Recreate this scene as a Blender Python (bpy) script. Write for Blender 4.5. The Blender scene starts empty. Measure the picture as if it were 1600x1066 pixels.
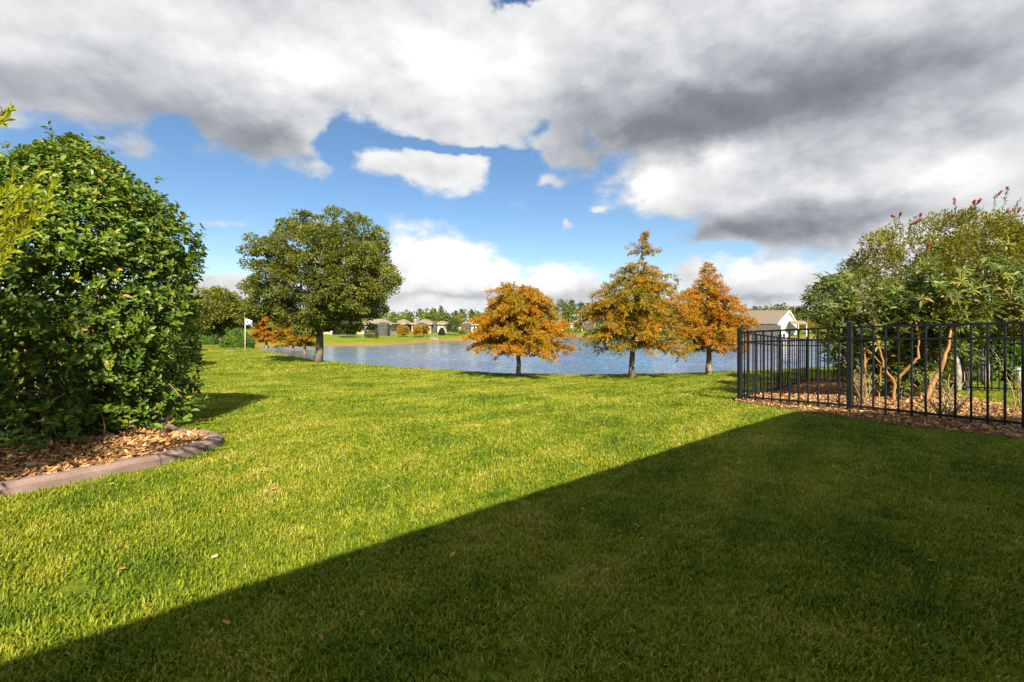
import bpy, math, random
import numpy as np
from mathutils import Vector, Matrix

# ------------------------------------------------------------------ camera, sky, sun, exposure
F, CX, HY, EYE = 755.0, 800.0, 508.0, 1.25          # focal length and horizon of the photograph (1600 px wide)
sc = bpy.context.scene
COL = sc.collection
cam = bpy.data.objects.new('camera', bpy.data.cameras.new('camera'))
COL.objects.link(cam)
cam.location = (0, 0, EYE)
cam.rotation_euler = (math.radians(90), 0, 0)
cam.data.sensor_width = 36.0
cam.data.lens = F / 1600 * 36
cam.data.shift_y = -(533 - HY) / 1600
cam.data.clip_start = 0.05
cam.data.clip_end = 3000
sc.camera = cam
sc.view_settings.view_transform = 'Standard'
sc.view_settings.look = 'None'
sc.view_settings.gamma = 1
sc.view_settings.exposure = 1.85
sc.view_settings.use_curve_mapping = False
sc.cycles.max_bounces = 6
sc.cycles.diffuse_bounces = 3
sc.cycles.glossy_bounces = 2
sc.cycles.transmission_bounces = 3

SUN_AZ, SUN_EL = math.radians(167.0), math.radians(37.0)
sun_dir = Vector((math.sin(SUN_AZ) * math.cos(SUN_EL), math.cos(SUN_AZ) * math.cos(SUN_EL), math.sin(SUN_EL)))
sl = bpy.data.lights.new('sun', 'SUN')
sl.energy = 3.9
sl.angle = math.radians(0.55)
sl.color = (1.0, 0.89, 0.70)
so = bpy.data.objects.new('sun', sl)
COL.objects.link(so)
so.rotation_euler = (-sun_dir).to_track_quat('-Z', 'Y').to_euler()
so.location = (3, -10, 12)

W = bpy.data.worlds.new('World')
sc.world = W
W.cycles.sampling_method = 'MANUAL'
W.cycles.sample_map_resolution = 512
W.use_nodes = True
wn, wl = W.node_tree.nodes, W.node_tree.links
wn.clear()


def wnode(t, **kw):
    n = wn.new(t)
    for k, v in kw.items():
        setattr(n, k, v)
    return n


def wmath(op, a, b=None, c=None):
    n = wnode('ShaderNodeMath', operation=op)
    for i, v in enumerate((a, b, c)):
        if v is None:
            continue
        if isinstance(v, (int, float)):
            n.inputs[i].default_value = v
        else:
            wl.new(v, n.inputs[i])
    return n.outputs[0]


def build_world():
    sky = wnode('ShaderNodeTexSky', sky_type='NISHITA')
    sky.sun_disc = False
    sky.sun_elevation = SUN_EL
    sky.sun_rotation = SUN_AZ
    sky.air_density = 1.0
    sky.dust_density = 0.0
    sky.ozone_density = 3.0
    hsv = wnode('ShaderNodeHueSaturation')
    hsv.inputs['Saturation'].default_value = 1.1
    hsv.inputs['Value'].default_value = SKY_VALUE
    wl.new(sky.outputs[0], hsv.inputs['Color'])
    tc = wnode('ShaderNodeTexCoord')
    nrm = wnode('ShaderNodeVectorMath', operation='NORMALIZE')
    wl.new(tc.outputs['Generated'], nrm.inputs[0])
    d3 = nrm.outputs[0]
    sep = wnode('ShaderNodeSeparateXYZ')
    wl.new(d3, sep.inputs[0])
    az = wmath('ARCTAN2', sep.outputs[0], sep.outputs[1])
    el = wmath('ARCSINE', sep.outputs[2])
    comb = wnode('ShaderNodeCombineXYZ')
    wl.new(az, comb.inputs[0])
    wl.new(el, comb.inputs[1])

    def noise(vec, scale, detail, rough, dist=0.0, off=0.0):
        n = wnode('ShaderNodeTexNoise')
        n.inputs['Scale'].default_value = scale
        n.inputs['Detail'].default_value = detail
        n.inputs['Roughness'].default_value = rough
        n.inputs['Distortion'].default_value = dist
        mp = wnode('ShaderNodeMapping')
        mp.inputs['Location'].default_value = (off, off * .7, off * 1.3)
        mp.inputs['Scale'].default_value = (1, 1, 1.6)
        wl.new(vec, mp.inputs[0])
        wl.new(mp.outputs[0], n.inputs['Vector'])
        return n
    n1 = noise(d3, 3.0, 3, .50, 0, 3.1)
    n2 = noise(d3, 12.0, 6, .57, 0, 7.7)
    # the same billows looked up a little towards the light give the clouds their lit and shaded sides
    offs = wnode('ShaderNodeVectorMath', operation='ADD')
    offs.inputs[1].default_value = (0.010, -0.008, 0.016)
    wl.new(d3, offs.inputs[0])
    n2s = noise(offs.outputs[0], 12.0, 4, .57, 0, 7.7)
    # wander of the outlines
    nw = noise(d3, 8.0, 4, .56, 0, 1.7)
    wv = wnode('ShaderNodeVectorMath', operation='MULTIPLY_ADD')
    wv.inputs[1].default_value = (0.13, 0.085, 0)
    wl.new(nw.outputs['Color'], wv.inputs[0])
    sub = wnode('ShaderNodeVectorMath', operation='SUBTRACT')
    sub.inputs[1].default_value = (0.065, 0.0425, 0)
    wl.new(comb.outputs[0], sub.inputs[0])
    wl.new(sub.outputs[0], wv.inputs[2])
    P = wv.outputs[0]

    def field(blobs, start):
        acc = start
        for (x, y, rx, ry, rot, w) in blobs:
            a = math.atan((x - CX) / F)
            e = math.atan((HY - y) / F * math.cos(a))
            sx, sy = F / (rx * math.cos(a) ** 2), F / (ry * math.cos(a) * math.cos(e) ** 2)
            mp = wnode('ShaderNodeVectorMath', operation='MULTIPLY_ADD')
            mp.inputs[1].default_value = (sx, sy, 0)
            mp.inputs[2].default_value = (-a * sx, -e * sy, 0)
            wl.new(P, mp.inputs[0])
            dt = wnode('ShaderNodeVectorMath', operation='DOT_PRODUCT')
            wl.new(mp.outputs[0], dt.inputs[0])
            wl.new(mp.outputs[0], dt.inputs[1])
            g = wmath('POWER', 0.36788, dt.outputs['Value'])
            acc = wmath('MULTIPLY_ADD', g, w, acc)
        return acc

    cover = [
        (-80, 45, 300, 120, 0, 1.1), (180, 25, 260, 110, 0, 1.0), (380, 120, 150, 110, 25, .9), (440, 195, 85, 52, 0, .75), (60, 150, 130, 30, 0, .2),
        (620, 50, 200, 110, 0, 1.1), (680, 160, 120, 58, 0, .85), (750, 140, 75, 70, 0, .75), (860, 110, 70, 110, 0, .85),
        (1020, 90, 150, 120, 0, .95), (1250, 110, 360, 170, 0, 1.3), (1550, 160, 330, 190, 0, 1.3), (1240, 300, 190, 70, 0, .95),
        (1070, 278, 75, 42, 0, .75), (1170, 362, 110, 20, 0, .55), (1450, 330, 150, 50, 0, .8), (1330, 355, 90, 26, 0, .4),
        (680, 266, 84, 24, 4, 1.15), (885, 228, 55, 36, 30, .5), (850, 290, 24, 12, 0, .45),
        (690, 418, 80, 50, 0, 1.05), (630, 455, 110, 34, 0, .8), (860, 438, 75, 30, 0, .85), (780, 462, 150, 26, 0, .6), (1190, 440, 100, 34, 0, .95),
        (1070, 428, 40, 22, 0, .55), (335, 448, 85, 32, 0, 1.0), (350, 345, 70, 15, 0, .60), (900, 492, 1500, 26, 0, 1.25),
        (1350, 470, 200, 22, 0, .4), (893, 350, 22, 8, 0, .48), (946, 325, 11, 7, 0, .45), (930, 378, 20, 6, 0, .35), (210, 235, 60, 22, 0, .42), (500, 268, 30, 12, 0, .35),
        (-250, 150, 220, 60, 0, .6), (1900, 200, 300, 160, 0, 1.0), (-150, 440, 160, 40, 0, .6), (1750, 430, 200, 40, 0, .5),
        (815, 4, 44, 16, 0, -.95), (262, 212, 28, 24, 0, -.6), (542, 232, 24, 36, 0, -.5), (548, 208, 30, 12, 0, -.4), (625, 224, 50, 9, 0, -.34),
        (815, 262, 36, 34, 0, -.55), (725, 233, 75, 8, 0, -.45), (840, 195, 34, 24, 0, -.52), (920, 222, 34, 24, 0, -.55), (880, 205, 60, 16, 0, -.25), (1247, 292, 22, 20, 0, -1.0),
    ]
    # away from these the sky has a broken cover of its own
    c0 = wmath('MULTIPLY_ADD', n1.outputs['Fac'], 1.1, -0.50)
    deck = wnode('ShaderNodeMapRange', interpolation_type='SMOOTHSTEP')       # the grey-white deck goes on overhead
    deck.inputs['From Min'].default_value = 0.50
    deck.inputs['From Max'].default_value = 0.75
    deck.inputs['To Max'].default_value = 0.75
    wl.new(el, deck.inputs['Value'])
    c0 = wmath('ADD', c0, deck.outputs[0])
    cf = field(cover, c0)
    cf = wmath('MULTIPLY_ADD', n2.outputs['Fac'], 0.85, wmath('SUBTRACT', cf, .425))
    al = wnode('ShaderNodeMapRange', interpolation_type='SMOOTHSTEP')
    al.inputs['From Min'].default_value = 0.30
    al.inputs['From Max'].default_value = 0.66
    wl.new(cf, al.inputs['Value'])
    shade = [
        (1190, 165, 300, 75, 14, -.34), (1010, 200, 130, 45, 20, -.14), (1450, 110, 300, 110, 0, -.12), (1240, 350, 190, 34, 0, -.34), (1100, 365, 100, 18, 0, -.12),
        (420, 225, 120, 42, 0, -.26), (60, 150, 260, 60, 0, -.20), (320, 165, 110, 50, -20, -.12), (920, 150, 90, 90, 0, -.10),
        (700, 466, 150, 8, 0, -.12), (860, 468, 180, 8, 0, -.10), (1200, 466, 150, 8, 0, -.12), (900, 500, 1500, 16, 0, .10), (150, 85, 200, 16, 0, -.08), (880, 250, 60, 30, 0, -.12),
        (470, 115, 75, 34, -28, .27), (690, 95, 75, 40, 0, .27), (740, 150, 60, 40, 0, .10), (825, 110, 36, 60, 0, .16), (1025, 285, 40, 24, 0, .32), (1130, 248, 50, 22, 0, .30),
        (700, 410, 110, 46, 0, .26), (860, 430, 90, 26, 0, .22), (690, 250, 80, 14, 0, .10), (1190, 420, 100, 18, 0, .22), (1480, 275, 110, 34, 0, .18), (330, 25, 200, 40, 0, .06),
        (350, 430, 80, 14, 0, .1),
    ]
    s0 = field(shade, 0.775)
    df2 = wmath('SUBTRACT', n2.outputs['Fac'], n2s.outputs['Fac'])
    s1 = wmath('MULTIPLY_ADD', df2, 0.27, s0)
    s1 = wmath('MULTIPLY_ADD', nw.outputs['Fac'], 0.34, wmath('SUBTRACT', s1, 0.16))
    s1 = wmath('MULTIPLY_ADD', n1.outputs['Fac'], 0.26, wmath('SUBTRACT', s1, 0.15))
    rp = wnode('ShaderNodeValToRGB')
    e = rp.color_ramp.elements
    e[0].position, e[0].color = 0.15, (.125, .138, .158, 1)
    e[1].position, e[1].color = 1.0, (1.0, .985, .96, 1)
    for p, c in ((.40, (.22, .238, .268, 1)), (.60, (.43, .45, .485, 1)), (.76, (.67, .68, .695, 1))):
        k = rp.color_ramp.elements.new(p)
        k.color = c
    wl.new(s1, rp.inputs[0])
    sc_ = wnode('ShaderNodeVectorMath', operation='SCALE')
    sc_.inputs['Scale'].default_value = CLOUD_VALUE
    wl.new(rp.outputs[0], sc_.inputs[0])
    mx = wnode('ShaderNodeMix', data_type='RGBA')
    wl.new(al.outputs[0], mx.inputs['Factor'])
    wl.new(hsv.outputs[0], mx.inputs[6])
    wl.new(sc_.outputs[0], mx.inputs[7])
    bg = wnode('ShaderNodeBackground')
    bg.inputs['Strength'].default_value = 0.10
    wl.new(mx.outputs[2], bg.inputs['Color'])
    out = wnode('ShaderNodeOutputWorld')
    wl.new(bg.outputs[0], out.inputs[0])


SKY_VALUE, CLOUD_VALUE = 0.38, 3.2
build_world()

# ------------------------------------------------------------------ helpers
PI = math.pi


def R(seed):
    return np.random.default_rng(seed)


def tag(o, label=None, cat=None, group=None, kind=None):
    if label: o['label'] = label
    if cat: o['category'] = cat
    if group: o['group'] = group
    if kind: o['kind'] = kind
    return o


def empty(name, loc, rz=0.0):
    o = bpy.data.objects.new(name, None)
    COL.objects.link(o)
    o.location = loc
    o.rotation_euler = (0, 0, rz)
    o.empty_display_size = .2
    return o


def link(name, me, mat=None, parent=None):
    o = bpy.data.objects.new(name, me)
    COL.objects.link(o)
    if mat is not None and not me.materials:
        me.materials.append(mat)
    if parent is not None:
        o.parent = parent
    return o


def raw_mesh(name, V, faces, smooth=False, tint=None):
    """V (n,3); faces: list of (m,k) int arrays, each of one size k"""
    me = bpy.data.meshes.new(name)
    V = np.asarray(V, np.float32)
    me.vertices.add(len(V))
    me.vertices.foreach_set('co', V.ravel())
    loops = np.concatenate([np.asarray(f, np.int32).ravel() for f in faces])
    starts, s = [], 0
    for f in faces:
        f = np.asarray(f)
        starts.append(s + np.arange(len(f), dtype=np.int32) * f.shape[1])
        s += f.size
    starts = np.concatenate(starts)
    me.loops.add(len(loops))
    me.loops.foreach_set('vertex_index', loops)
    me.polygons.add(len(starts))
    me.polygons.foreach_set('loop_start', starts.astype(np.int32))
    me.polygons.foreach_set('use_smooth', np.full(len(starts), smooth))
    if tint is not None:
        a = me.attributes.new('tint', 'FLOAT', 'POINT')
        a.data.foreach_set('value', np.asarray(tint, np.float32))
    me.update(calc_edges=True)
    me.validate()
    return me


class MB:
    """collects boxes, prisms and tubes into one mesh"""
    def __init__(s):
        s.v, s.f, s.n = [], {}, 0

    def add(s, V, F_):
        V = np.asarray(V, float)
        for f in F_:
            s.f.setdefault(len(f), []).append([i + s.n for i in f])
        s.v.append(V)
        s.n += len(V)
        return s

    def box(s, a, b, rz=0, o=(0, 0, 0)):
        (x0, y0, z0), (x1, y1, z1) = a, b
        V = np.array([(x0, y0, z0), (x1, y0, z0), (x1, y1, z0), (x0, y1, z0), (x0, y0, z1), (x1, y0, z1), (x1, y1, z1), (x0, y1, z1)], float)
        if rz:
            c, q = math.cos(rz), math.sin(rz)
            V[:, :2] = V[:, :2] @ np.array([[c, q], [-q, c]])
        V += np.array(o)
        return s.add(V, [(0, 3, 2, 1), (4, 5, 6, 7), (0, 1, 5, 4), (1, 2, 6, 5), (2, 3, 7, 6), (3, 0, 4, 7)])

    def tube(s, pts, rad, sides=6, cap=True):
        pts = np.asarray(pts, float)
        n = len(pts)
        rad = np.broadcast_to(np.asarray(rad, float), (n,))
        T = np.gradient(pts, axis=0)
        T /= np.linalg.norm(T, axis=1)[:, None] + 1e-9
        ref = np.array([0, 0, 1.0]) if abs(T[:, 2]).mean() < .8 else np.array([1.0, 0, 0])
        A = np.cross(T, ref)
        A /= np.linalg.norm(A, axis=1)[:, None] + 1e-9
        B = np.cross(T, A)
        th = np.arange(sides) * 2 * PI / sides
        V = pts[:, None, :] + rad[:, None, None] * (np.cos(th)[None, :, None] * A[:, None, :] + np.sin(th)[None, :, None] * B[:, None, :])
        i = np.arange(n - 1)[:, None] * sides
        j = np.arange(sides)[None, :]
        k = (np.arange(sides) + 1) % sides
        q = np.stack([i + j, i + sides + j, i + sides + k[None, :], i + k[None, :]], -1).reshape(-1, 4)
        F_ = q.tolist()
        if cap:
            F_.append(list(range(sides)))
            F_.append([(n - 1) * sides + m for m in range(sides)][::-1])
        return s.add(V.reshape(-1, 3), F_)

    def mesh(s, name, smooth=False):
        return raw_mesh(name, np.concatenate(s.v), [np.array(f) for f in s.f.values()], smooth)

    def build(s, name, mat, parent=None, smooth=False):
        return link(name, s.mesh(name, smooth), mat, parent)


# ------------------------------------------------------------------ materials
def newmat(name):
    m = bpy.data.materials.new(name)
    m.use_nodes = True
    return m, m.node_tree, m.node_tree.nodes['Principled BSDF']


def ramp(nt, stops):
    r = nt.nodes.new('ShaderNodeValToRGB')
    e = r.color_ramp.elements
    e[0].position, e[0].color = stops[0][0], (*stops[0][1], 1)
    e[1].position, e[1].color = stops[-1][0], (*stops[-1][1], 1)
    for p, c in stops[1:-1]:
        e.new(p).color = (*c, 1)
    return r


def tex_noise(nt, scale, detail=4, rough=.55, coord='Object', mscale=(1, 1, 1), position=False):
    t = nt.nodes.new('ShaderNodeTexNoise')
    t.inputs['Scale'].default_value = scale
    t.inputs['Detail'].default_value = detail
    t.inputs['Roughness'].default_value = rough
    mp = nt.nodes.new('ShaderNodeMapping')
    mp.inputs['Scale'].default_value = mscale
    if position:
        g = nt.nodes.new('ShaderNodeNewGeometry')
        nt.links.new(g.outputs['Position'], mp.inputs[0])
    else:
        c = nt.nodes.new('ShaderNodeTexCoord')
        nt.links.new(c.outputs[coord], mp.inputs[0])
    nt.links.new(mp.outputs[0], t.inputs['Vector'])
    return t


def noise_mat(name, stops, scale=4, detail=5, rough=.8, bump=.3, bscale=None, mscale=(1, 1, 1), spec=.3, metallic=0, position=False):
    m, nt, b = newmat(name)
    t = tex_noise(nt, scale, detail, .6, 'Object', mscale, position)
    r = ramp(nt, stops)
    nt.links.new(t.outputs['Fac'], r.inputs[0])
    nt.links.new(r.outputs[0], b.inputs['Base Color'])
    b.inputs['Roughness'].default_value = rough
    b.inputs['Specular IOR Level'].default_value = spec
    b.inputs['Metallic'].default_value = metallic
    if bump:
        t2 = tex_noise(nt, bscale or scale * 4, 4, .6, 'Object', mscale, position)
        bp = nt.nodes.new('ShaderNodeBump')
        bp.inputs['Strength'].default_value = bump
        bp.inputs['Distance'].default_value = .02
        nt.links.new(t2.outputs['Fac'], bp.inputs['Height'])
        nt.links.new(bp.outputs[0], b.inputs['Normal'])
    return m


def leaf_mat(name, stops, rough=.5, transl=.32, spec=.35, tboost=1.5):
    m, nt, b = newmat(name)
    a = nt.nodes.new('ShaderNodeAttribute')
    a.attribute_name = 'tint'
    r = ramp(nt, stops)
    nt.links.new(a.outputs['Fac'], r.inputs[0])
    nt.links.new(r.outputs[0], b.inputs['Base Color'])
    b.inputs['Roughness'].default_value = rough
    b.inputs['Specular IOR Level'].default_value = spec
    tr = nt.nodes.new('ShaderNodeBsdfTranslucent')
    g = nt.nodes.new('ShaderNodeVectorMath')
    g.operation = 'MULTIPLY'
    g.inputs[1].default_value = (tboost, tboost * 1.05, tboost * .6)
    nt.links.new(r.outputs[0], g.inputs[0])
    nt.links.new(g.outputs[0], tr.inputs['Color'])
    mx = nt.nodes.new('ShaderNodeMixShader')
    mx.inputs[0].default_value = transl
    nt.links.new(b.outputs[0], mx.inputs[1])
    nt.links.new(tr.outputs[0], mx.inputs[2])
    nt.links.new(mx.outputs[0], nt.nodes['Material Output'].inputs['Surface'])
    return m


M = {}
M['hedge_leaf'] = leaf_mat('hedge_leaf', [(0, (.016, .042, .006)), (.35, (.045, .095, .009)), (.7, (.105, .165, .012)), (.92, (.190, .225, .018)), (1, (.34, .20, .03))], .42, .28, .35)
M['podo_leaf'] = leaf_mat('podocarpus_leaf', [(0, (.09, .14, .010)), (.5, (.20, .24, .014)), (1, (.32, .32, .02))], .42, .4, .4)
M['oak_leaf'] = leaf_mat('oak_leaf', [(0, (.036, .054, .010)), (.5, (.105, .125, .015)), (1, (.20, .19, .022))], .5, .25, .3)
M['cyp_leaf'] = leaf_mat('cypress_leaf', [(0, (.085, .105, .008)), (.3, (.19, .155, .008)), (.55, (.33, .200, .010)), (.8, (.40, .185, .012)), (1, (.39, .135, .015))], .6, .35, .2)
M['right_leaf'] = leaf_mat('long_leaf', [(0, (.038, .064, .016)), (.5, (.100, .135, .028)), (.85, (.20, .215, .035)), (.95, (.33, .24, .02)), (1, (.34, .14, .03))], .45, .3, .3)
M['brush_leaf'] = leaf_mat('bottlebrush_leaf', [(0, (.045, .058, .010)), (.5, (.140, .142, .014)), (1, (.27, .225, .020))], .5, .3, .3)
M['far_leaf'] = leaf_mat('far_leaf', [(0, (.020, .042, .012)), (.5, (.050, .080, .016)), (1, (.095, .115, .022))], .6, .25, .2)
M['clip_leaf'] = leaf_mat('clipped_leaf', [(0, (.035, .080, .012)), (.5, (.07, .135, .014)), (1, (.12, .18, .018))], .55, .25, .3)
M['dark_leaf'] = leaf_mat('dark_evergreen_leaf', [(0, (.008, .022, .008)), (.5, (.015, .034, .010)), (1, (.03, .05, .014))], .55, .2, .3)
M['pine_leaf'] = leaf_mat('pine_leaf', [(0, (.028, .048, .010)), (.5, (.070, .095, .014)), (1, (.135, .145, .020))], .6, .2, .2)
M['red_flower'] = leaf_mat('red_flower', [(0, (.30, .02, .02)), (1, (.52, .05, .03))], .6, .25, .2)
M['violet_flower'] = leaf_mat('violet_flower', [(0, (.12, .06, .28)), (1, (.25, .14, .42))], .6, .25, .2)
M['bark_grey'] = noise_mat('grey_bark', [(.3, (.085, .070, .052)), (.7, (.21, .175, .13))], 9, 6, .9, .6, 30, (1, 1, .3))
M['bark_cyp'] = noise_mat('cypress_bark', [(.3, (.13, .095, .065)), (.7, (.30, .235, .17))], 10, 6, .9, .6, 30, (1, 1, .2))
M['bark_tan'] = noise_mat('orange_tan_bark', [(.3, (.20, .092, .032)), (.7, (.34, .180, .068))], 7, 5, .8, .4, 25, (1, 1, .3))
M['bark_pale'] = noise_mat('pale_bark', [(.35, (.11, .09, .075)), (.6, (.30, .27, .225))], 8, 6, .85, .5, 25, (1, 1, .5))
M['twig'] = noise_mat('dry_twig', [(.3, (.17, .12, .065)), (.7, (.31, .23, .125))], 20, 3, .85, 0)
M['chip'] = leaf_mat('bark_chip', [(0, (.035, .016, .009)), (.35, (.15, .068, .027)), (.7, (.33, .17, .068)), (1, (.50, .32, .15))], .8, .0, .2)
M['mulch'] = noise_mat('mulch_soil', [(.3, (.045, .024, .013)), (.7, (.20, .10, .045))], 30, 5, .95, .8, 70)
M['kerb'] = noise_mat('mauve_concrete', [(.3, (.125, .083, .070)), (.7, (.215, .155, .135))], 5, 7, .85, .35, 60)
M['black_metal'] = noise_mat('black_fence_paint', [(.3, (.007, .008, .010)), (.7, (.013, .014, .018))], 12, 3, .5, .05, 60, spec=.3)
M['white_metal'] = noise_mat('cream_pole_paint', [(.3, (.42, .39, .30)), (.7, (.50, .47, .38))], 6, 3, .5, 0)
M['flag'] = noise_mat('flag_cloth', [(.40, (.06, .14, .30)), (.5, (.30, .45, .55)), (.56, (.78, .78, .80))], 2.6, 2, .8, 0)
M['stucco'] = noise_mat('cream_stucco', [(.3, (.34, .285, .205)), (.7, (.42, .36, .275))], 3, 5, .9, .1, 40)
M['stucco_grey'] = noise_mat('grey_stucco', [(.3, (.26, .24, .21)), (.7, (.33, .31, .27))], 3, 5, .9, .1, 40)
M['stucco_white'] = noise_mat('white_siding', [(.3, (.46, .43, .375)), (.7, (.54, .51, .45))], 3, 4, .8, .05, 40)
M['shingle'] = noise_mat('brown_shingle', [(.3, (.155, .120, .092)), (.7, (.235, .185, .145))], 2.5, 7, .9, .3, 16)
M['shingle_dark'] = noise_mat('grey_brown_shingle', [(.3, (.095, .074, .058)), (.7, (.145, .114, .090))], 2.5, 7, .9, .3, 16)
M['trim'] = noise_mat('white_trim', [(.3, (.74, .72, .68)), (.7, (.80, .78, .74))], 4, 3, .6, 0)
M['screen'] = noise_mat('dark_bug_screen', [(.3, (.035, .033, .030)), (.7, (.075, .070, .062))], 2, 3, .7, 0)
M['glass'] = noise_mat('dark_window_glass', [(.3, (.012, .015, .018)), (.7, (.030, .034, .040))], 1, 2, .12, 0, spec=.6)
M['planter'] = noise_mat('white_planter', [(.3, (.55, .56, .58)), (.7, (.64, .65, .67))], 5, 4, .6, .05)
M['concrete'] = noise_mat('pale_concrete', [(.3, (.19, .165, .135)), (.7, (.27, .24, .20))], 3, 6, .9, .2)


# ------------------------------------------------------------------ the lie of the land
def smooth(a, b, x):
    t = np.clip((x - a) / (b - a), 0, 1)
    return t * t * (3 - 2 * t)


def at(px, py, d):
    return np.array([(px - CX) / F * d, d, EYE + (HY - py) / F * d])


WATER = -2.2
crest = [(1300, 572), (1150, 580), (1000, 586), (900, 586.5), (800, 585), (650, 578), (500, 567), (440, 556), (410, 549), (392, 545)]
shore = []
for (px, py) in crest:                                # near bank: crest of the lawn, then 4.5 m down to the water
    d = (EYE + .5) * F / (py - HY)
    p = np.array([(px - CX) / F * d, d])
    n = np.array([0.1 * px / 800, 1.0]) if px > 700 else np.array([.45, .9])
    shore.append(p + n / np.linalg.norm(n) * 4.5)
shore += [np.array(p) for p in ((-26, 52), (-36, 64), (-40, 71), (-39, 77), (-33.5, 79), (-21.5, 82), (-19, 90), (-15, 104), (-8.6, 108),
                                (5, 128), (17, 145), (36, 138), (56, 139), (72, 137), (83, 118), (96, 90), (95, 60), (62, 38), (30, 27.5))]
POND = np.array(shore)


def pond_dist(x, y):
    """signed distance to the waterline, positive on land"""
    x, y = np.asarray(x, float), np.asarray(y, float)
    best = np.full(x.shape, 1e9)
    inside = np.zeros(x.shape, bool)
    n = len(POND)
    for i in range(n):
        ax, ay = POND[i]
        bx, by = POND[(i + 1) % n]
        dx, dy = bx - ax, by - ay
        t = np.clip(((x - ax) * dx + (y - ay) * dy) / (dx * dx + dy * dy), 0, 1)
        best = np.minimum(best, np.hypot(x - ax - t * dx, y - ay - t * dy))
        c = (ay > y) != (by > y)
        with np.errstate(divide='ignore', invalid='ignore'):
            xi = (bx - ax) * (y - ay) / (by - ay + 1e-12) + ax
        inside ^= c & (x < xi)
    return np.where(inside, -best, best)


def gz(x, y):
    x, y = np.asarray(x, float), np.asarray(y, float)
    base = -.5 * smooth(4.5, 16, y) + .012 * np.sin(x * 1.3 + .7) * np.sin(y * .9) + .01 * np.sin(x * .6 - y * .5)
    s = pond_dist(x, y)
    near = WATER + (base - WATER) * smooth(-.6, 4.6, s)
    far = np.interp(s, [-12, 0, 1.6, 16, 45], [-4.2, WATER, -1.72, -.80, -.55])
    far = far + .06 * np.sin(x * .21) * np.sin(y * .17 + x * .05) * np.clip(s / 6, 0, 1)
    near = np.where(s < 0, np.maximum(WATER + s * .3, -4.2), near)
    k = smooth(44, 62, y + np.clip(-x - 20, 0, 40) * .25)
    return near * (1 - k) + far * k


def G(px, py, dmax=400):
    """where the line of sight through a pixel of the photograph meets the ground"""
    d = np.concatenate([np.arange(1, 30, .02), np.arange(30, dmax, .1)])
    x = (px - CX) / F * d
    z = EYE + (HY - py) / F * d
    k = np.nonzero(z <= gz(x, d))[0]
    i = k[0] if len(k) else len(d) - 1
    return np.array([x[i], d[i], float(gz(x[i], d[i]))])


def on(x, y):
    return np.array([x, y, float(gz(x, y))])


def build_ground():
    rr = np.concatenate([np.linspace(.0, 12, 70), np.geomspace(12.2, 260, 190), np.geomspace(275, 2400, 14)])
    th = np.concatenate([np.linspace(-60, 60, 420), np.linspace(62, 298, 80)]) * PI / 180
    X = rr[:, None] * np.sin(th)[None, :]
    Y = rr[:, None] * np.cos(th)[None, :]
    V = np.stack([X, Y, gz(X, Y)], -1).reshape(-1, 3)
    n, m = len(rr), len(th)
    i = np.arange(n - 1)[:, None] * m
    j = np.arange(m)[None, :]
    k = (np.arange(m) + 1) % m
    f = np.stack([i + j, i + m + j, i + m + k[None], i + k[None]], -1).reshape(-1, 4)[:, ::-1]
    me = raw_mesh('ground', V, [f], True)
    m_, nt, b = newmat('lawn_ground')
    big = tex_noise(nt, .55, 6, .6, position=True)
    fine = tex_noise(nt, 22, 5, .7, position=True)
    mixv = nt.nodes.new('ShaderNodeMath')
    mixv.operation = 'MULTIPLY_ADD'
    mixv.inputs[1].default_value = .45
    nt.links.new(fine.outputs['Fac'], mixv.inputs[0])
    sc2 = nt.nodes.new('ShaderNodeMath')
    sc2.operation = 'MULTIPLY'
    sc2.inputs[1].default_value = .55
    nt.links.new(big.outputs['Fac'], sc2.inputs[0])
    nt.links.new(sc2.outputs[0], mixv.inputs[2])
    r = ramp(nt, [(.30, (.050, .085, .006)), (.48, (.105, .142, .010)), (.62, (.165, .182, .016)), (.75, (.24, .20, .045))])
    nt.links.new(mixv.outputs[0], r.inputs[0])
    # bare brown soil just above the waterline
    geo = nt.nodes.new('ShaderNodeNewGeometry')
    sp = nt.nodes.new('ShaderNodeSeparateXYZ')
    nt.links.new(geo.outputs['Position'], sp.inputs[0])
    wob = tex_noise(nt, .35, 5, .6, position=True)
    ad = nt.nodes.new('ShaderNodeMath')
    ad.operation = 'MULTIPLY_ADD'
    ad.inputs[1].default_value = -.7
    nt.links.new(wob.outputs['Fac'], ad.inputs[0])
    nt.links.new(sp.outputs[2], ad.inputs[2])
    mr = nt.nodes.new('ShaderNodeMapRange')
    mr.inputs['From Min'].default_value = -2.42
    mr.inputs['From Max'].default_value = -2.08
    nt.links.new(ad.outputs[0], mr.inputs['Value'])
    soil = ramp(nt, [(.3, (.13, .075, .022)), (.7, (.26, .17, .05))])
    nt.links.new(fine.outputs['Fac'], soil.inputs[0])
    mx = nt.nodes.new('ShaderNodeMix')
    mx.data_type = 'RGBA'
    nt.links.new(mr.outputs[0], mx.inputs['Factor'])
    nt.links.new(soil.outputs[0], mx.inputs[6])
    nt.links.new(r.outputs[0], mx.inputs[7])
    nt.links.new(mx.outputs[2], b.inputs['Base Color'])
    b.inputs['Roughness'].default_value = .95
    b.inputs['Specular IOR Level'].default_value = .1
    bp = nt.nodes.new('ShaderNodeBump')
    bp.inputs['Strength'].default_value = .9
    bp.inputs['Distance'].default_value = .04
    nt.links.new(fine.outputs['Fac'], bp.inputs['Height'])
    nt.links.new(bp.outputs[0], b.inputs['Normal'])
    tag(link('lawn', me, m_), 'bright mown lawn sloping down to the pond', kind='structure')


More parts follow.
